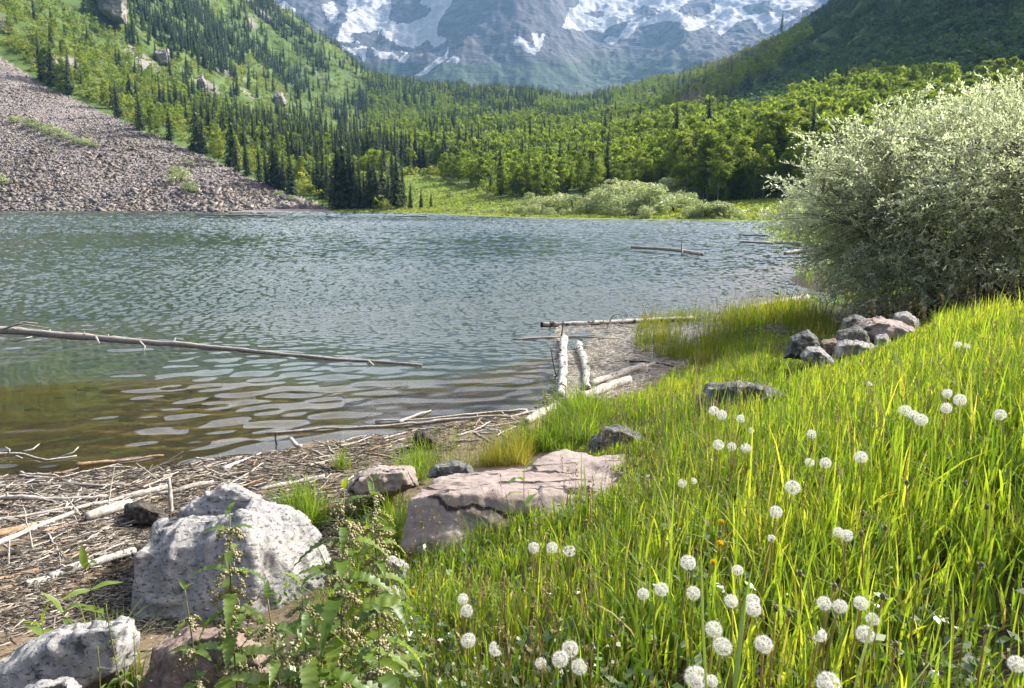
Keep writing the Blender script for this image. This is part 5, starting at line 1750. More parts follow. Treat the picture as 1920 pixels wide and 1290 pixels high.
def meadow():
    rng = np.random.default_rng(66)
    n = 2000000
    r = .45 + 17 * rng.uniform(0, 1, n) ** 1.25
    a = np.radians(rng.uniform(-32, 52, n))
    x, y = r * np.sin(a), r * np.cos(a)
    z = ground_h(x, y)
    u, v, d = project(np.stack([x, y, z], -1))
    q = np.stack([x, y], -1)
    # blades per square metre falls with distance; samples per square metre here:
    have = n / (math.radians(84)) / r / (17 * 1.25 * np.maximum((r - .45) / 17, 1e-4) ** .2)
    want = np.interp(r, [.5, 2, 3.5, 6, 9, 18], [4800, 4800, 4200, 2900, 1400, 600])
    clump = fbm(q * 3.1, 3, 15)
    thin = np.where((u > 1250) & (v > 1080), .55, 1.0) * np.where((v > 1180) & (u < 950), .6, 1.0)
    want = want * np.clip(.85 + 1.1 * clump, .2, 1.6) * thin
    ju = u + 14 * fbm(q * 4, 2, 3)
    jv = v + 10 * fbm(q * 4, 2, 4)
    ok = in_poly(ju, jv, GRASS) & (rng.uniform(0, 1, n) < want / have) & (d > .35)
    p = np.stack([x, y, z - .01], -1)[ok]
    u, v, d, r, q = u[ok], v[ok], d[ok], r[ok], q[ok]
    right = smooth(900, 1500, u)
    h = (.125 + .075 * right) * np.exp(rng.normal(0, .34, len(p))) * (1 + .35 * fbm(q * 1.6, 2, 9))
    h *= np.interp(d, [.5, 1.1, 2, 4, 6, 12], [.45, .7, 1, .8, .68, .62])
    # grass stays short around the stones of the bank
    for poly, f in SHORT:
        h = np.where(in_poly(u, v, poly), h * f, h)
    wd = np.maximum(rng.uniform(.002, .005, len(p)), r * .0004)
    t = np.clip(.5 + .45 * fbm(q * 1.1, 3, 19) + rng.normal(0, .26, len(p)), 0, .86)
    t = np.where(rng.uniform(0, 1, len(p)) < .05, rng.uniform(.88, 1, len(p)), t)
    blades('grass', 'lush yellow-green meadow grass covering the bank', p, h, wd, t, M_GRASS, rng, .24)
    print('grass', len(p))
    # coarser growth on the shaded bank behind the willow
    n = 60000
    x, y = rng.uniform(3, 45, n), rng.uniform(12, 75, n)
    z = ground_h(x, y)
    k = (z > .06) & (rng.uniform(0, 1, n) < np.clip(40 / np.hypot(x, y), .3, 1))
    k &= fbm(np.stack([x, y], -1) * .8, 3, 6) > -.25
    p = np.stack([x, y, z - .02], -1)[k]
    blades('bank_grass', 'tall dull green grass on the bank behind the silvery willow', p, rng.uniform(.25, .6, len(p)), np.full(len(p), .012), np.clip(.3 + .3 * fbm(p[:, :2], 2, 5), 0, .8), M_GRASS, rng, .3)
    # sedge in the shallows and tufts on the beach
    P_, H_, W_, T_ = [], [], [], []
    for poly, cnt, hh, tt in ((SEDGE, 26000, .30, .35), (YELLOW, 14000, .20, .55)):
        n = cnt
        us, vs = np.array(poly).T
        uu, vv = rng.uniform(us.min(), us.max(), n), rng.uniform(vs.min(), vs.max(), n)
        k = in_poly(uu, vv, poly)
        uu, vv = uu[k], vv[k]
        X, Y, Z = ray(uu, vv)
        D = (.1 - CAM_H) / Z
        z = ground_h(X * D, Y * D)
        D = (z - CAM_H) / Z
        pp = np.stack([X * D, Y * D, z - .02], -1)
        g = fbm(pp[:, :2] * 1.6, 3, 8)
        k = rng.uniform(0, 1, len(pp)) < np.clip(.35 + 1.6 * g, .03, 1)
        P_.append(pp[k]); H_.append(hh * np.exp(rng.normal(0, .3, k.sum()))); W_.append(np.maximum(.002, D[k] * .0003)); T_.append(np.clip(tt + .5 * g[k] + rng.normal(0, .2, k.sum()), 0, 1))
    P_, H_, W_, T_ = map(np.concatenate, (P_, H_, W_, T_))
    blades('sedge', 'yellowish sedge growing in the shallows and on the beach', P_, H_, W_, T_, M_REED, rng, .25)
    P_, H_, W_, T_ = [], [], [], []
    for uu, vv, c in TUFTS:
        p0 = G(uu, vv)
        n = c * 9
        D = float(project(p0)[2])
        sp = 22 / FPX * D
        xy = p0[:2] + rng.normal(0, sp * (.35 if c < 12 else .8), (n, 2))
        P_.append(np.stack([xy[:, 0], xy[:, 1], ground_h(xy[:, 0], xy[:, 1]) - .01], -1))
        H_.append((.30 if c >= 40 else .22 if c >= 20 else .17) * np.exp(rng.normal(0, .32, n)))
        W_.append(np.full(n, .0028)); T_.append(np.clip(rng.normal(.45, .2, n), 0, .86))
    P_, H_, W_, T_ = map(np.concatenate, (P_, H_, W_, T_))
    blades('grass_tufts', 'separate green grass tufts rooted among the rocks and driftwood', P_, H_, W_, T_, M_GRASS, rng, .5)


meadow()


NETTLE_BED = [(230, 1900), (255, 1230), (330, 1160), (480, 1150), (640, 1130), (760, 1100), (800, 1200), (800, 1900)]


def stalks():
    # thin stalks with brown seed heads standing a little above the grass
    rng = np.random.default_rng(68)
    n = 5200
    r = .9 + 9 * rng.uniform(0, 1, n) ** 1.1
    a = np.radians(rng.uniform(-30, 48, n))
    x, y = r * np.sin(a), r * np.cos(a)
    z = ground_h(x, y)
    u, v, d = project(np.stack([x, y, z], -1))
    ok = in_poly(u, v, GRASS) & (fbm(np.stack([x, y], -1) * 1.3, 3, 33) > -.1)
    b = MB()
    for px, py, pz in zip(x[ok], y[ok], z[ok]):
        h = rng.uniform(.16, .36)
        t = np.array([rng.normal(0, .05), rng.normal(0, .05), h])
        p0 = np.array([px, py, pz])
        V, F = tube_pts(np.array([p0, p0 + t * .55 + rng.normal(0, .008, 3), p0 + t]), np.array([.0011, .0009, .0007]), 3, 0, 0, False)
        b.add(V, F, rng.uniform(.2, 1))
        c = p0 + t
        m = int(rng.integers(5, 11))
        for k in range(m):
            o = c + t / h * rng.uniform(-.03, .03) + rng.normal(0, .003, 3)
            s = rng.normal(0, 1, (3, 3)) * .0035
            s[2, 2] += .008
            b.add(o + s, np.array([(0, 1, 2)]), rng.uniform(0, 1))
    o = link('grass_stalks', b.mesh('grass_stalks', M_STALK))
    tag(o, 'thin brownish stalks with small seed heads among the meadow grass', None, None, 'stuff')


M_STALK = leaf_mat('dry stalks', [(0, (.20, .18, .06)), (.5, (.30, .23, .11)), (1, (.42, .33, .20))], (1.1, 1.1, .9), .3, .6, .02)
stalks()


def weeds():
    """low broad leaves under the grass at the front"""
    rng = np.random.default_rng(71)
    n = 60000
    x, y = rng.uniform(-1.6, 3.2, n), rng.uniform(.5, 3.6, n)
    z = ground_h(x, y)
    u, v, d = project(np.stack([x, y, z], -1))
    q = np.stack([x, y], -1)
    dens = np.clip(.15 + .9 * fbm(q * 3, 3, 23), 0, 1) * np.where((u > 1200) & (v > 1000) | (v > 1180), 1, .35) * np.where(in_poly(u, v, NETTLE_BED), 1.1, 1)
    ok = (in_poly(u, v, GRASS) | in_poly(u, v, NETTLE_BED)) & (rng.uniform(0, 1, n) < dens)
    x, y, z = x[ok], y[ok], z[ok]
    n = len(x)
    p = np.stack([x, y, z + rng.uniform(.015, .14, n) * np.where(u[ok] < 800, 1.5, 1)], -1)
    V, F = quads(p, np.tile(np.array([[.2, -.1, 1.0]]), (n, 1)), rng.uniform(.008, .02, n), rng, .55)
    o = link('ground_cover', mesh('ground_cover', V, F, M_WEED, False, {'tint': np.repeat(rng.uniform(0, 1, n), 4)}))
    tag(o, 'small leafy weeds carpeting the ground under the front grass', None, None, 'stuff')
    # pale seedy flower bits
    k = rng.uniform(0, 1, n) < .12
    p2 = p[k] + np.stack([rng.normal(0, .02, k.sum()), rng.normal(0, .02, k.sum()), rng.uniform(.03, .14, k.sum())], -1)
    V, F = quads(p2, np.tile(np.array([[0, 0, 1.0]]), (len(p2), 1)), rng.uniform(.003, .006, len(p2)), rng, .8)
    o = link('seed_litter', mesh('seed_litter', V, F, M_STRAWLEAF, False, {'tint': np.repeat(rng.uniform(0, 1, len(p2)), 4)}))
    tag(o, 'tiny pale seed husks among the front weeds', None, None, 'stuff')


M_WEED = leaf_mat('weed leaves', [(0, (.03, .07, .012)), (.6, (.08, .15, .02)), (1, (.15, .22, .03))], (1.7, 1.7, .6), .42, .4, .06)
M_STRAWLEAF = leaf_mat('dry husks', [(0, (.22, .18, .10)), (1, (.6, .55, .42))], (1, 1, .9), .3, .6, .02)
weeds()
# ------------------------------------------------------------------ dandelions gone to seed
M_FLUFF = leaf_mat('dandelion fluff', [(0, (.84, .83, .80)), (1, (.93, .92, .90))], (1.05, 1.05, 1.05), .5, .6, .02)
_nt = M_FLUFF.node_tree
_o = [n for n in _nt.nodes if n.type == 'OUTPUT_MATERIAL'][0]
_src = _o.inputs[0].links[0].from_socket
_mx = N(_nt, 'ShaderNodeMixShader', i0=.45, i1=_src, i2=N(_nt, 'ShaderNodeBsdfTransparent').outputs[0])     # the hairs are sheer
_nt.links.new(_mx.outputs[0], _o.inputs[0])
M_STEM = leaf_mat('dandelion stems', [(0, (.28, .27, .06)), (.5, (.38, .31, .09)), (1, (.42, .25, .12))], (1.4, 1.3, .7), .25, .4, .06, True)
M_SEED = leaf_mat('dandelion seeds', [(0, (.30, .25, .18)), (1, (.42, .36, .28))], (1, 1, 1), .1, .6, .02)
M_YELLOW = leaf_mat('dandelion petals', [(0, (.70, .50, .02)), (1, (.80, .62, .04))], (1.2, 1.1, .6), .3, .5, .03)
M_SEPAL = leaf_mat('dandelion sepals', [(0, (.10, .11, .04)), (1, (.30, .26, .13))], (1.2, 1.2, .8), .25, .5, .04)


def fib(n, rng, j=.12):
    i = np.arange(n) + .5
    ph = np.arccos(1 - 2 * i / n)
    th = math.pi * (1 + 5 ** .5) * i
    d = np.stack([np.cos(th) * np.sin(ph), np.sin(th) * np.sin(ph), np.cos(ph)], -1) + rng.normal(0, j, (n, 3))
    return d / np.linalg.norm(d, axis=1, keepdims=True)


def fluff_mesh(seed, keep):
    rng = np.random.default_rng(seed)
    D = fib(260, rng, .16)
    D = D[D @ np.array([rng.normal(), rng.normal(), .3]) < keep] if keep < 2 else D
    V, F = [], []
    for d in D:
        s = np.cross(d, rng.normal(0, 1, 3))
        s /= np.linalg.norm(s)
        b = np.cross(d, s)
        k = len(V)
        V += [d * .12 - s * .012, d * .12 + s * .012, d * .78]
        F.append((k, k + 1, k + 2))
        c = d * .76
        a0 = rng.uniform(0, 6)
        for j in range(9):
            a = a0 + j * .698 + rng.normal(0, .1)
            o = s * math.cos(a) + b * math.sin(a)
            t = np.cross(d, o) * .016
            e = d * rng.uniform(.86, 1.1) + o * rng.uniform(.15, .27)
            k = len(V)
            V += [c - t, c + t, e]
            F.append((k, k + 1, k + 2))
    n = len(V)
    return mesh('seed_head', np.array(V), np.array(F), M_FLUFF, False, {'tint': np.repeat(rng.uniform(0, 1, n // 3), 3)[:n]})


def ball(r, seed=0, k=8, sq=1.0):
    V, F = [], []
    for i in range(k + 1):
        ph = math.pi * i / k
        for j in range(k):
            th = 2 * math.pi * j / k
            V.append((r * math.sin(ph) * math.cos(th), r * math.sin(ph) * math.sin(th), -r * sq * math.cos(ph)))
    for i in range(k):
        for j in range(k):
            F.append((i * k + j, i * k + (j + 1) % k, (i + 1) * k + (j + 1) % k, (i + 1) * k + j))
    return np.array(V), np.array(F)


FLUFF = [fluff_mesh(s, kp) for s, kp in ((1, 9), (2, 9), (3, 9), (4, .75), (5, 9))]
CORE = MB().add(*ball(.11)).mesh('seed_core', M_SEED, True)
rng = np.random.default_rng(3)


def stem_path(top, foot):
    m = (top + foot) / 2 + np.array([rng.normal(0, .02), rng.normal(0, .02), 0])
    t = np.linspace(0, 1, 7)[:, None]
    return (1 - t) ** 2 * foot + 2 * t * (1 - t) * m + t ** 2 * top


def flower_spot(u, v, hgt):
    p = drop(u, v, near_h, hgt, .8, 14, 300)[0]
    return p, float(project(p)[2])


def dandelion(u, v, rpx, label, hgt, var=0):
    p, D = flower_spot(u, v, hgt)
    r = rpx / FPX * D * rng.uniform(.8, 1.0)
    g = np.array([p[0] + rng.normal(0, .03), p[1] + rng.normal(0, .03), 0])
    g[2] = ground_h(g[0], g[1]) - .01
    t = empty('dandelion', g)
    tag(t, label, 'dandelion', 'white dandelion clocks in the meadow grass')
    b = MB()
    tube_simple(b, stem_path(p - g, np.zeros(3)), np.linspace(.0028, .0019, 7), 6, .4)
    link('stem', b.mesh('stem', M_STEM, True), t)
    hd = link('seed_head', FLUFF[var], t, p - g)
    hd.scale = (r, r, r * rng.uniform(.88, 1.0))
    hd.rotation_euler = (rng.normal(0, .3), rng.normal(0, .3), rng.uniform(0, 6))
    c = link('seed_core', CORE, hd)
    return t


# photo pixel of the head, its radius in photo pixels, what tells it apart
HEADS = [
    (1697, 770, 14, 'large left dandelion clock of the touching trio on the upper right bank', 0),
    (1713, 778, 11, 'dandelion clock squeezed in the middle of the touching upper right trio', 0), (1727, 787, 13, 'lowest dandelion clock of the touching upper right trio', 0),
    (1776, 738, 12, 'topmost dandelion clock of the upper right triangle', 1), (1800, 750, 13, 'right dandelion clock of the upper right triangle', 1), (1774, 765, 13, 'lower left dandelion clock of the upper right triangle', 1),
    (1875, 778, 12, 'lone dandelion clock nearest the right edge on the upper bank', 2), (1796, 646, 7, 'left one of the tiny pair of dandelion clocks high on the bank', 0), (1813, 649, 7, 'right one of the tiny pair of dandelion clocks high on the bank', 1),
    (1632, 719, 6, 'tiny half blown dandelion clock below the bank rock group', 3),
    (1338, 770, 11, 'left dandelion clock of the pair just below the dark notched rock', 0), (1353, 778, 12, 'right dandelion clock of the pair just below the dark notched rock', 1), (1389, 785, 9, 'small dandelion clock just right of the pair below the dark notched rock', 2), (1408, 808, 7, 'half blown little dandelion head below the notched rock', 3),
    (1347, 834, 12, 'left dandelion clock in the row of three below the dark notched rock', 1), (1372, 837, 9, 'smallest, middle dandelion clock in the row of three below the notched rock', 2), (1398, 840, 11, 'right dandelion clock in the row of three below the dark notched rock', 0),
    (1522, 814, 10, 'single dandelion clock above the close pair in the middle of the bank', 1), (1518, 867, 11, 'left dandelion clock of the close pair in the middle of the bank', 2), (1548, 868, 12, 'right, flatter dandelion clock of the close pair in the middle of the bank', 4), (1614, 857, 14, 'single dandelion clock right of the close pair in the middle of the bank', 0),
    (1279, 906, 9, 'small dandelion clock right of the pink slab', 1), (1300, 902, 8, 'faded small dandelion head beside the one right of the pink slab', 3), (1486, 914, 15, 'dandelion clock standing alone right of centre in mid meadow', 2), (1455, 960, 15, 'dandelion clock below left of the solitary mid meadow one', 0), (1447, 1010, 9, 'half blown dandelion head under the mid meadow pair', 3),
    (1572, 998, 12, 'upper left dandelion clock of two overlapping flat ones in mid meadow', 4), (1588, 1004, 13, 'lower right dandelion clock of two overlapping flat ones in mid meadow', 4),
    (1001, 1027, 14, 'left dandelion clock in the row of three before the pink slab, partly blown', 4), (1035, 1027, 14, 'middle, roundest dandelion clock in the row of three before the pink slab', 0), (1067, 1032, 13, 'right, broken dandelion clock in the row of three before the pink slab', 3),
    (1290, 1055, 16, 'dandelion clock above the row of paired ones at lower centre', 1), (1383, 1069, 12, 'small dandelion clock above the big double one', 2),
    (1206, 1114, 13, 'left smaller dandelion clock of a pair at lower centre', 2), (1240, 1105, 16, 'right larger dandelion clock of a pair at lower centre', 0), (1300, 1112, 17, 'dandelion clock between the lower centre pair and the big double one', 1), (1371, 1127, 15, 'dandelion clock touching the left of the tall double one', 0), (1411, 1126, 17, 'upper dandelion clock of the tall double one', 2), (1413, 1142, 16, 'lower dandelion clock of the tall double one', 1),
    (1545, 1131, 17, 'left dandelion clock of the top row of the lower right cluster', 0), (1575, 1137, 17, 'yellowish middle dandelion clock in the lower right cluster', 4), (1614, 1131, 17, 'right dandelion clock of the top row of the lower right cluster', 2), (1636, 1161, 16, 'dandelion clock on the right flank of the lower right cluster', 1), (1622, 1189, 20, 'biggest, lowest dandelion clock of the lower right cluster', 0), (1536, 1190, 15, 'half blown flat dandelion head left below the lower right cluster', 3),
    (1338, 1180, 18, 'dandelion clock at the top of the blurred pair behind a dark grass head', 1), (1355, 1212, 20, 'larger dandelion clock below it, half behind a dark grass head', 2), (1432, 1208, 22, 'very large round dandelion clock standing alone at lower centre right', 0), (1305, 1270, 24, 'largest dandelion clock, cut by the bottom edge below the blurred pair', 1), (1335, 1277, 15, 'smaller dandelion clock at the bottom edge touching the largest one', 2), (1553, 1282, 24, 'large dandelion clock cut by the bottom edge right of centre', 0), (1907, 1245, 18, 'dandelion clock cut by the right edge near the bottom corner', 1),
    (868, 1123, 13, 'upper dandelion clock of the ragged pair below the pink slab', 4), (875, 1145, 14, 'lower dandelion clock of the ragged pair below the pink slab', 4), (878, 1201, 19, 'broad dandelion clock below the ragged pair', 2), (930, 1216, 15, 'thin half blown dandelion head right of the broad one', 3),
    (1069, 1217, 18, 'top dandelion clock of the bottom bunch of four', 0), (1050, 1236, 18, 'left dandelion clock of the bottom bunch of four', 1), (1086, 1250, 19, 'lower right dandelion clock of the bottom bunch of four', 2), (1014, 1244, 14, 'small outer dandelion clock of the bottom bunch of four', 0)]
for u, v, r, lab, var in HEADS:
    dandelion(u, v, r, lab, rng.uniform(.26, .36) * (.85 if v > 1150 else 1), var)

# yellow flowers, buds and bare stalks
for u, v, lab in ((1352, 981, 'upper yellow dandelion flower of two in mid meadow'), (1350, 1021, 'lower yellow dandelion flower of two in mid meadow'), (775, 1112, 'yellow dandelion flower near the small grey rock'), (1338, 1057, 'closing yellowish dandelion above the lower centre clocks')):
    p, D = flower_spot(u, v, rng.uniform(.2, .27))
    g = np.array([p[0], p[1], ground_h(p[0], p[1]) - .01])
    t = empty('dandelion', g)
    tag(t, lab, 'dandelion', 'yellow dandelion flowers in the grass')
    b = MB()
    tube_simple(b, stem_path(p - g, np.zeros(3)), np.linspace(.0026, .002, 7), 6, .2)
    link('stem', b.mesh('stem', M_STEM, True), t)
    V, F = [], []
    for d in fib(90, rng, .1):
        if d[2] < -.1:
            continue
        s = np.cross(d, rng.normal(0, 1, 3))
        s /= np.linalg.norm(s)
        k = len(V)
        V += [-s * .0012, s * .0012, d * .011 + s * .0016 + np.array([0, 0, .003]), d * .011 - s * .0016 + np.array([0, 0, .003])]
        F.append((k, k + 1, k + 2, k + 3))
    link('flower', mesh('flower', np.array(V), np.array(F), M_YELLOW, False, {'tint': rng.uniform(0, 1, len(V))}), t, p - g)
BUDS = [(945, 1075), (980, 1105), (1000, 1123), (880, 1070), (810, 1105), (1615, 1000), (1618, 962), (1660, 1120), (1655, 1118), (1720, 1080), (1565, 1100), (1500, 1075), (1455, 1140), (1850, 950), (1840, 1060), (1660, 990), (1200, 1060), (1135, 1060), (1165, 1170), (1110, 1210), (960, 1220), (985, 1215), (935, 1180), (1350, 1000), (1700, 905), (1810, 905), (1610, 620), (1640, 700), (1680, 1210), (1850, 1180), (1740, 1250), (1480, 1150)]
for u, v in BUDS:
    p, D = flower_spot(u, v, rng.uniform(.2, .32))
    g = np.array([p[0] + rng.normal(0, .02), p[1], 0])
    g[2] = ground_h(g[0], g[1]) - .01
    t = empty('dandelion_stalk', g)
    tag(t, 'brownish bare dandelion stalk with a spent or closed bud in the grass', 'dandelion', 'spent dandelion stalks in the grass')
    b = MB()
    tube_simple(b, stem_path(p - g, np.zeros(3)), np.linspace(.0026, .0018, 7), 6, rng.uniform(.3, 1))
    link('stem', b.mesh('stem', M_STEM, True), t)
    b = MB().add(*ball(.006, 0, 7, 1.5), .4)
    for j in range(9):
        a = j * .7
        o = np.array([math.cos(a), math.sin(a), 0])
        s = np.array([-math.sin(a), math.cos(a), 0]) * .002
        b.add(np.array([o * .004 - s, o * .004 + s, o * .012 + np.array([0, 0, rng.uniform(-.01, .012)])]), np.array([(0, 1, 2)]), .8)
    link('bud', b.mesh('bud', M_SEPAL, True), t, p - g)

# ------------------------------------------------------------------ nettles and other leafy plants in front
M_NETTLE = leaf_mat('nettle leaves', [(0, (.06, .12, .02)), (.5, (.12, .20, .03)), (1, (.20, .27, .045))], (2.3, 2.1, .5), .48, .45, .04)
M_NSTEM = leaf_mat('nettle stems', [(0, (.14, .17, .05)), (1, (.24, .22, .09))], (1.2, 1.2, .8), .2, .5, .05)
M_CATKIN = leaf_mat('nettle flowers', [(0, (.26, .25, .11)), (.6, (.44, .40, .22)), (1, (.60, .54, .36))], (1.1, 1.1, .8), .3, .6, .03)


def leaf_mesh(name, mat_, width, droop, teeth, fold=.25, seed=0):
    rng = np.random.default_rng(seed)
    n = teeth * 2 + 1
    t = np.linspace(0, 1, n)
    wv = width * .5 * np.sin(np.pi * np.clip(t, .0, 1) ** .72) ** .85
    wv[0] = .012
    wv[-1] = .002
    if teeth > 4:
        wv = wv * np.where(np.arange(n) % 2 == 1, 1.0, .74)
    x = t * (1 - .15 * droop * t)
    z = .12 * np.sin(t * 2) - droop * t ** 2 + .015 * np.sin(t * 40)
    tooth = np.where(np.arange(n) % 2 == 1, .035, 0) if teeth > 4 else 0
    V = np.concatenate([np.stack([x, 0 * t, z], -1), np.stack([x + tooth, wv, z + wv * fold], -1), np.stack([x + tooth, -wv, z + wv * fold], -1)])
    # petiole
    i = np.arange(n - 1)
    F = [np.stack([i, i + 1, i + 1 + n, i + n], -1), np.stack([i + 2 * n, i + 2 * n + 1, i + 1, i], -1)]
    return mesh(name, V, F, mat_, True, {'tint': np.full(len(V), rng.uniform(.2, .9))})


NLEAF = [leaf_mesh('leaf', M_NETTLE, .34, dr, 11, .22, s) for s, dr in ((1, .35), (2, .6), (3, .9), (4, .2), (5, .75))]
LANCE = [leaf_mesh('leaf', M_NETTLE, .2, dr, 4, .3, s) for s, dr in ((11, .1), (12, .3), (13, .5))]
DOCK = [leaf_mesh('leaf', M_NETTLE, .3, dr, 4, .35, s) for s, dr in ((21, .2), (22, .5), (23, .05))]


def catkin_mesh(seed):
    rng = np.random.default_rng(seed)
    b = MB()
    for s in range(4):
        a = rng.uniform(0, 6.28)
        L = rng.uniform(.5, 1)
        for k in range(26):
            t = rng.uniform(.08, 1)
            p = np.array([math.cos(a) * t * .8 * L, math.sin(a) * t * .8 * L, .12 * t - .7 * L * t ** 2]) + rng.normal(0, .05, 3)
            V, F = ball(rng.uniform(.03, .07), 0, 4)
            b.add(V * rng.uniform(.7, 1.3, 3) + p, F, rng.uniform(0, 1))
    return b.mesh('flower_cluster', M_CATKIN)


CATKIN = [catkin_mesh(s) for s in (1, 2, 3)]


def leafy_plant(name, label, cat, top, foot, leaf_len, leaves, n_nodes, catkins=True, group=None, seed=0, start=.12, tip_small=True, pair=True, stem_r=.003, stem_m=None):
    rg = np.random.default_rng(seed)
    g = foot.copy()
    t = empty(name, g)
    tag(t, label, cat, group)
    pth = np.array([foot + (top - foot) * s + np.array([math.sin(s * 5 + seed) * .008, math.cos(s * 4 + seed) * .008, 0]) for s in np.linspace(0, 1, 12)])
    b = MB()
    tube_simple(b, pth - g, np.linspace(stem_r, stem_r * .45, 12), 6, .5)
    link('stem', b.mesh('stem', stem_m or M_NSTEM, True), t)
    a0 = rg.uniform(0, 6.28)
    for k in range(n_nodes):
        s = start + (1 - start) * (k / max(1, n_nodes - 1)) ** .9
        p = np.array([np.interp(s, np.linspace(0, 1, 12), pth[:, i]) for i in range(3)]) - g
        size = leaf_len * (1 - .72 * max(0, (s - .45) / .55) ** 1.2 if tip_small else 1) * rg.uniform(.8, 1.15)
        for j in range(2 if pair else 1):
            a = a0 + k * 1.571 + j * math.pi + rg.normal(0, .25)
            lf = link('leaf', leaves[rg.integers(len(leaves))], t, p)
            lf.scale = (size, size * rg.uniform(.85, 1.1), size)
            lf.rotation_euler = (rg.normal(0, .15), rg.normal(-.1, .18) - (.7 if s > .93 else 0), a)
        if catkins and .25 < s < .99:
            for j in range(2):
                c = link('flower_cluster', CATKIN[rg.integers(3)], t, p + np.array([0, 0, .004]))
                cs = leaf_len * rg.uniform(.4, .65) * (1 - .45 * s)
                c.scale = (cs, cs, cs)
                c.rotation_euler = (0, 0, rg.uniform(0, 6.28))
    return t


def foot_at(u, D, du=0):
    p = P(u + du, 1290, D)
    return np.array([p[0], p[1], float(ground_h(p[0], p[1]))])


def nettle(ut, vt, D, du, label, L, nodes, seed):
    top = P(ut, vt, D)
    x, y = top[0] + du / FPX * D, top[1] - .02
    foot = np.array([x, y, float(ground_h(x, y)) - .01])
    leafy_plant('nettle', label, 'nettle', top, foot, L * 1.65, NLEAF, int(nodes * 1.6), True, 'nettles in front of the boulder', seed)


nettle(432, 962, 1.75, -8, 'tall nettle with slim flowering tip in front of the pale boulder', .105, 10, 1)
nettle(640, 920, 1.72, -10, 'tallest nettle, left one of the pair reaching above the beach', .115, 11, 2)
nettle(692, 905, 1.85, 20, 'tall nettle, right one of the pair, tip against the pink rock', .10, 11, 3)
nettle(344, 1105, 1.7, 10, 'short nettle left of the tall slim one, low on the boulder', .085, 6, 4)
nettle(508, 1120, 1.62, 6, 'short nettle between the tall slim one and the tall pair', .10, 6, 5)
nettle(575, 1095, 1.66, -10, 'medium nettle leaning close left of the tall pair', .11, 7, 6)
nettle(716, 1150, 1.6, 0, 'low dark-leaved nettle at the foot of the tall pair', .10, 5, 7)
#nettle(600, 1215, 1.5, 0, 'lowest nettle at the bottom edge below the tall pair', .10, 4, 8)
#nettle(385, 1215, 1.5, 0, 'low nettle at the bottom edge before the brown boulder', .09, 4, 9)
#nettle(470, 1225, 1.45, 0, 'small nettle at the bottom edge between brown boulder and tall pair', .08, 4, 12)
for u, v, D, lab, s in ((205, 1130, 2.6, 'pale leafy weed beside the flat pale rock', 31), (255, 1190, 2.2, 'pale bushy weed left of the brown boulder', 32), (230, 1235, 1.9, 'yellowish weed at the bottom edge below the flat pale rock', 33), (175, 1215, 2.1, 'thin weed growing over the flat pale rock', 34)):
    top = P(u, v, D)
    leafy_plant('weed_plant', lab, 'weed', top, np.array([top[0], top[1], float(ground_h(top[0], top[1])) - .01]), .05, NLEAF, 8, True, 'weeds around the flat pale rock', s)
for u, v, D, lab, s in ((75, 1175, 3.5, 'dark broad-leaved dock at the puddle left of the flat rock', 41), (118, 1150, 3.6, 'green dock with upright leaves at the puddle edge', 42), (165, 1065, 3.75, 'tall dock with a bright leaf standing in front of the puddle', 43)):
    top = P(u, v, D)
    leafy_plant('dock_plant', lab, 'dock', top, np.array([top[0], top[1], float(ground_h(top[0], top[1])) - .01]), .13, DOCK, 4, False, 'docks at the puddle', s, .05, False)
top = P(985, 878, 3.1)
leafy_plant('willow_seedling', 'upright seedling with long lance leaves before the pink slab', 'plant', top, np.array([top[0] + .01, top[1], float(ground_h(top[0], top[1]))]), .13, LANCE, 5, False, None, 51, .55, False, False)
top = P(1075, 1200, 1.9)

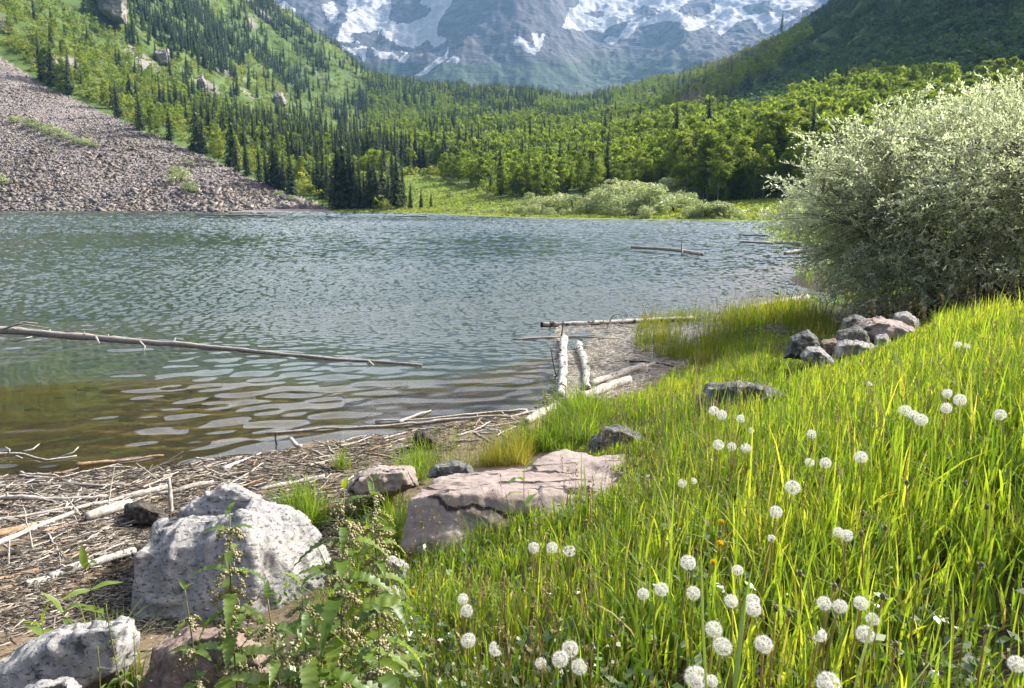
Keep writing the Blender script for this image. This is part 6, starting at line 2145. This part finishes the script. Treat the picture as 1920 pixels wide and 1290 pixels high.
# tall single grass stems with seed heads close to the lens
for k, (pts, wpx, lab) in enumerate(([[(1700, 1300, 1.25), (1745, 1240, 1.3), (1790, 1190, 1.36), (1830, 1148, 1.42)], 5, 'long bright grass blade slanting at lower right'], [[(1325, 1300, 1.2), (1318, 1180, 1.24), (1315, 1060, 1.28), (1312, 985, 1.3)], 3.5, 'tall straight grass blade crossing the lower centre clocks'],
                                     [[(1600, 1300, 1.2), (1615, 1240, 1.22), (1632, 1180, 1.26), (1640, 1130, 1.3)], 6, 'broad bright grass blade in front of the lower right cluster'], [[(1375, 1300, 1.15), (1385, 1230, 1.18), (1392, 1150, 1.22), (1405, 1080, 1.25)], 7, 'broad dark grass leaf before the tall double clock'],
                                     [[(600, 1300, 1.3), (720, 1240, 1.5), (800, 1100, 2.0), (842, 985, 2.3)], 4, 'tall grass blade reaching over the dark face of the pink slab'])):
    q = np.array([P(*p) for p in pts])
    t = np.linspace(0, 1, 12)
    idx = np.linspace(0, 1, len(q))
    c = np.stack([np.interp(t, idx, q[:, i]) for i in range(3)], -1)
    g = c[0].copy()
    gz = float(ground_h(g[0], g[1]))
    if g[2] > gz:
        c = np.concatenate([[np.array([g[0], g[1], gz - .01])], c])
        t = np.linspace(0, 1, 13)
        g = c[0].copy()
    w_ = wpx / FPX * 1.25 * np.clip(np.minimum(.5 + t * 2, (1 - t) * 2.2 + .04), .03, 1)
    side = np.array([.85, .5, .1])
    V = np.concatenate([c - side * w_[:, None], c, c + side * w_[:, None]]) - g
    V[len(c):2 * len(c)] += np.array([.5, -.85, 0]) * w_[:, None] * .4
    n = len(c)
    i = np.arange(n - 1)
    F = np.concatenate([np.stack([i, i + 1, i + 1 + n, i + n], -1), np.stack([i + n, i + n + 1, i + 1 + 2 * n, i + 2 * n], -1)])
    o = link('grass_blade', mesh('grass_blade', V, F, M_GRASS, True, {'tint': np.full(len(V), .25 if 'dark' in lab else .8)}), None, g)
    tag(o, lab, 'grass blade', 'tall grass blades close to the camera')
# ------------------------------------------------------------------ air: one box of thin even haze round everything
def haze_box():
    m, nt, out = new_mat('thin mountain haze')
    vol = N(nt, 'ShaderNodeVolumePrincipled', Color=(.30, .55, .9), Density=HAZE, Anisotropy=.25)
    nt.links.new(vol.outputs[0], out.inputs['Volume'])
    a, b, c, d, z0, z1 = -3600, 3600, -300, 4700, -6, 1450
    V = [(a, c, z0), (b, c, z0), (b, d, z0), (a, d, z0), (a, c, z1), (b, c, z1), (b, d, z1), (a, d, z1)]
    o = link('haze', mesh('haze', V, np.array([(0, 3, 2, 1), (4, 5, 6, 7), (0, 1, 5, 4), (1, 2, 6, 5), (2, 3, 7, 6), (3, 0, 4, 7)]), m))
    tag(o, 'thin blue haze filling the valley air', None, None, 'stuff')


HAZE = 0.00009
haze_box()
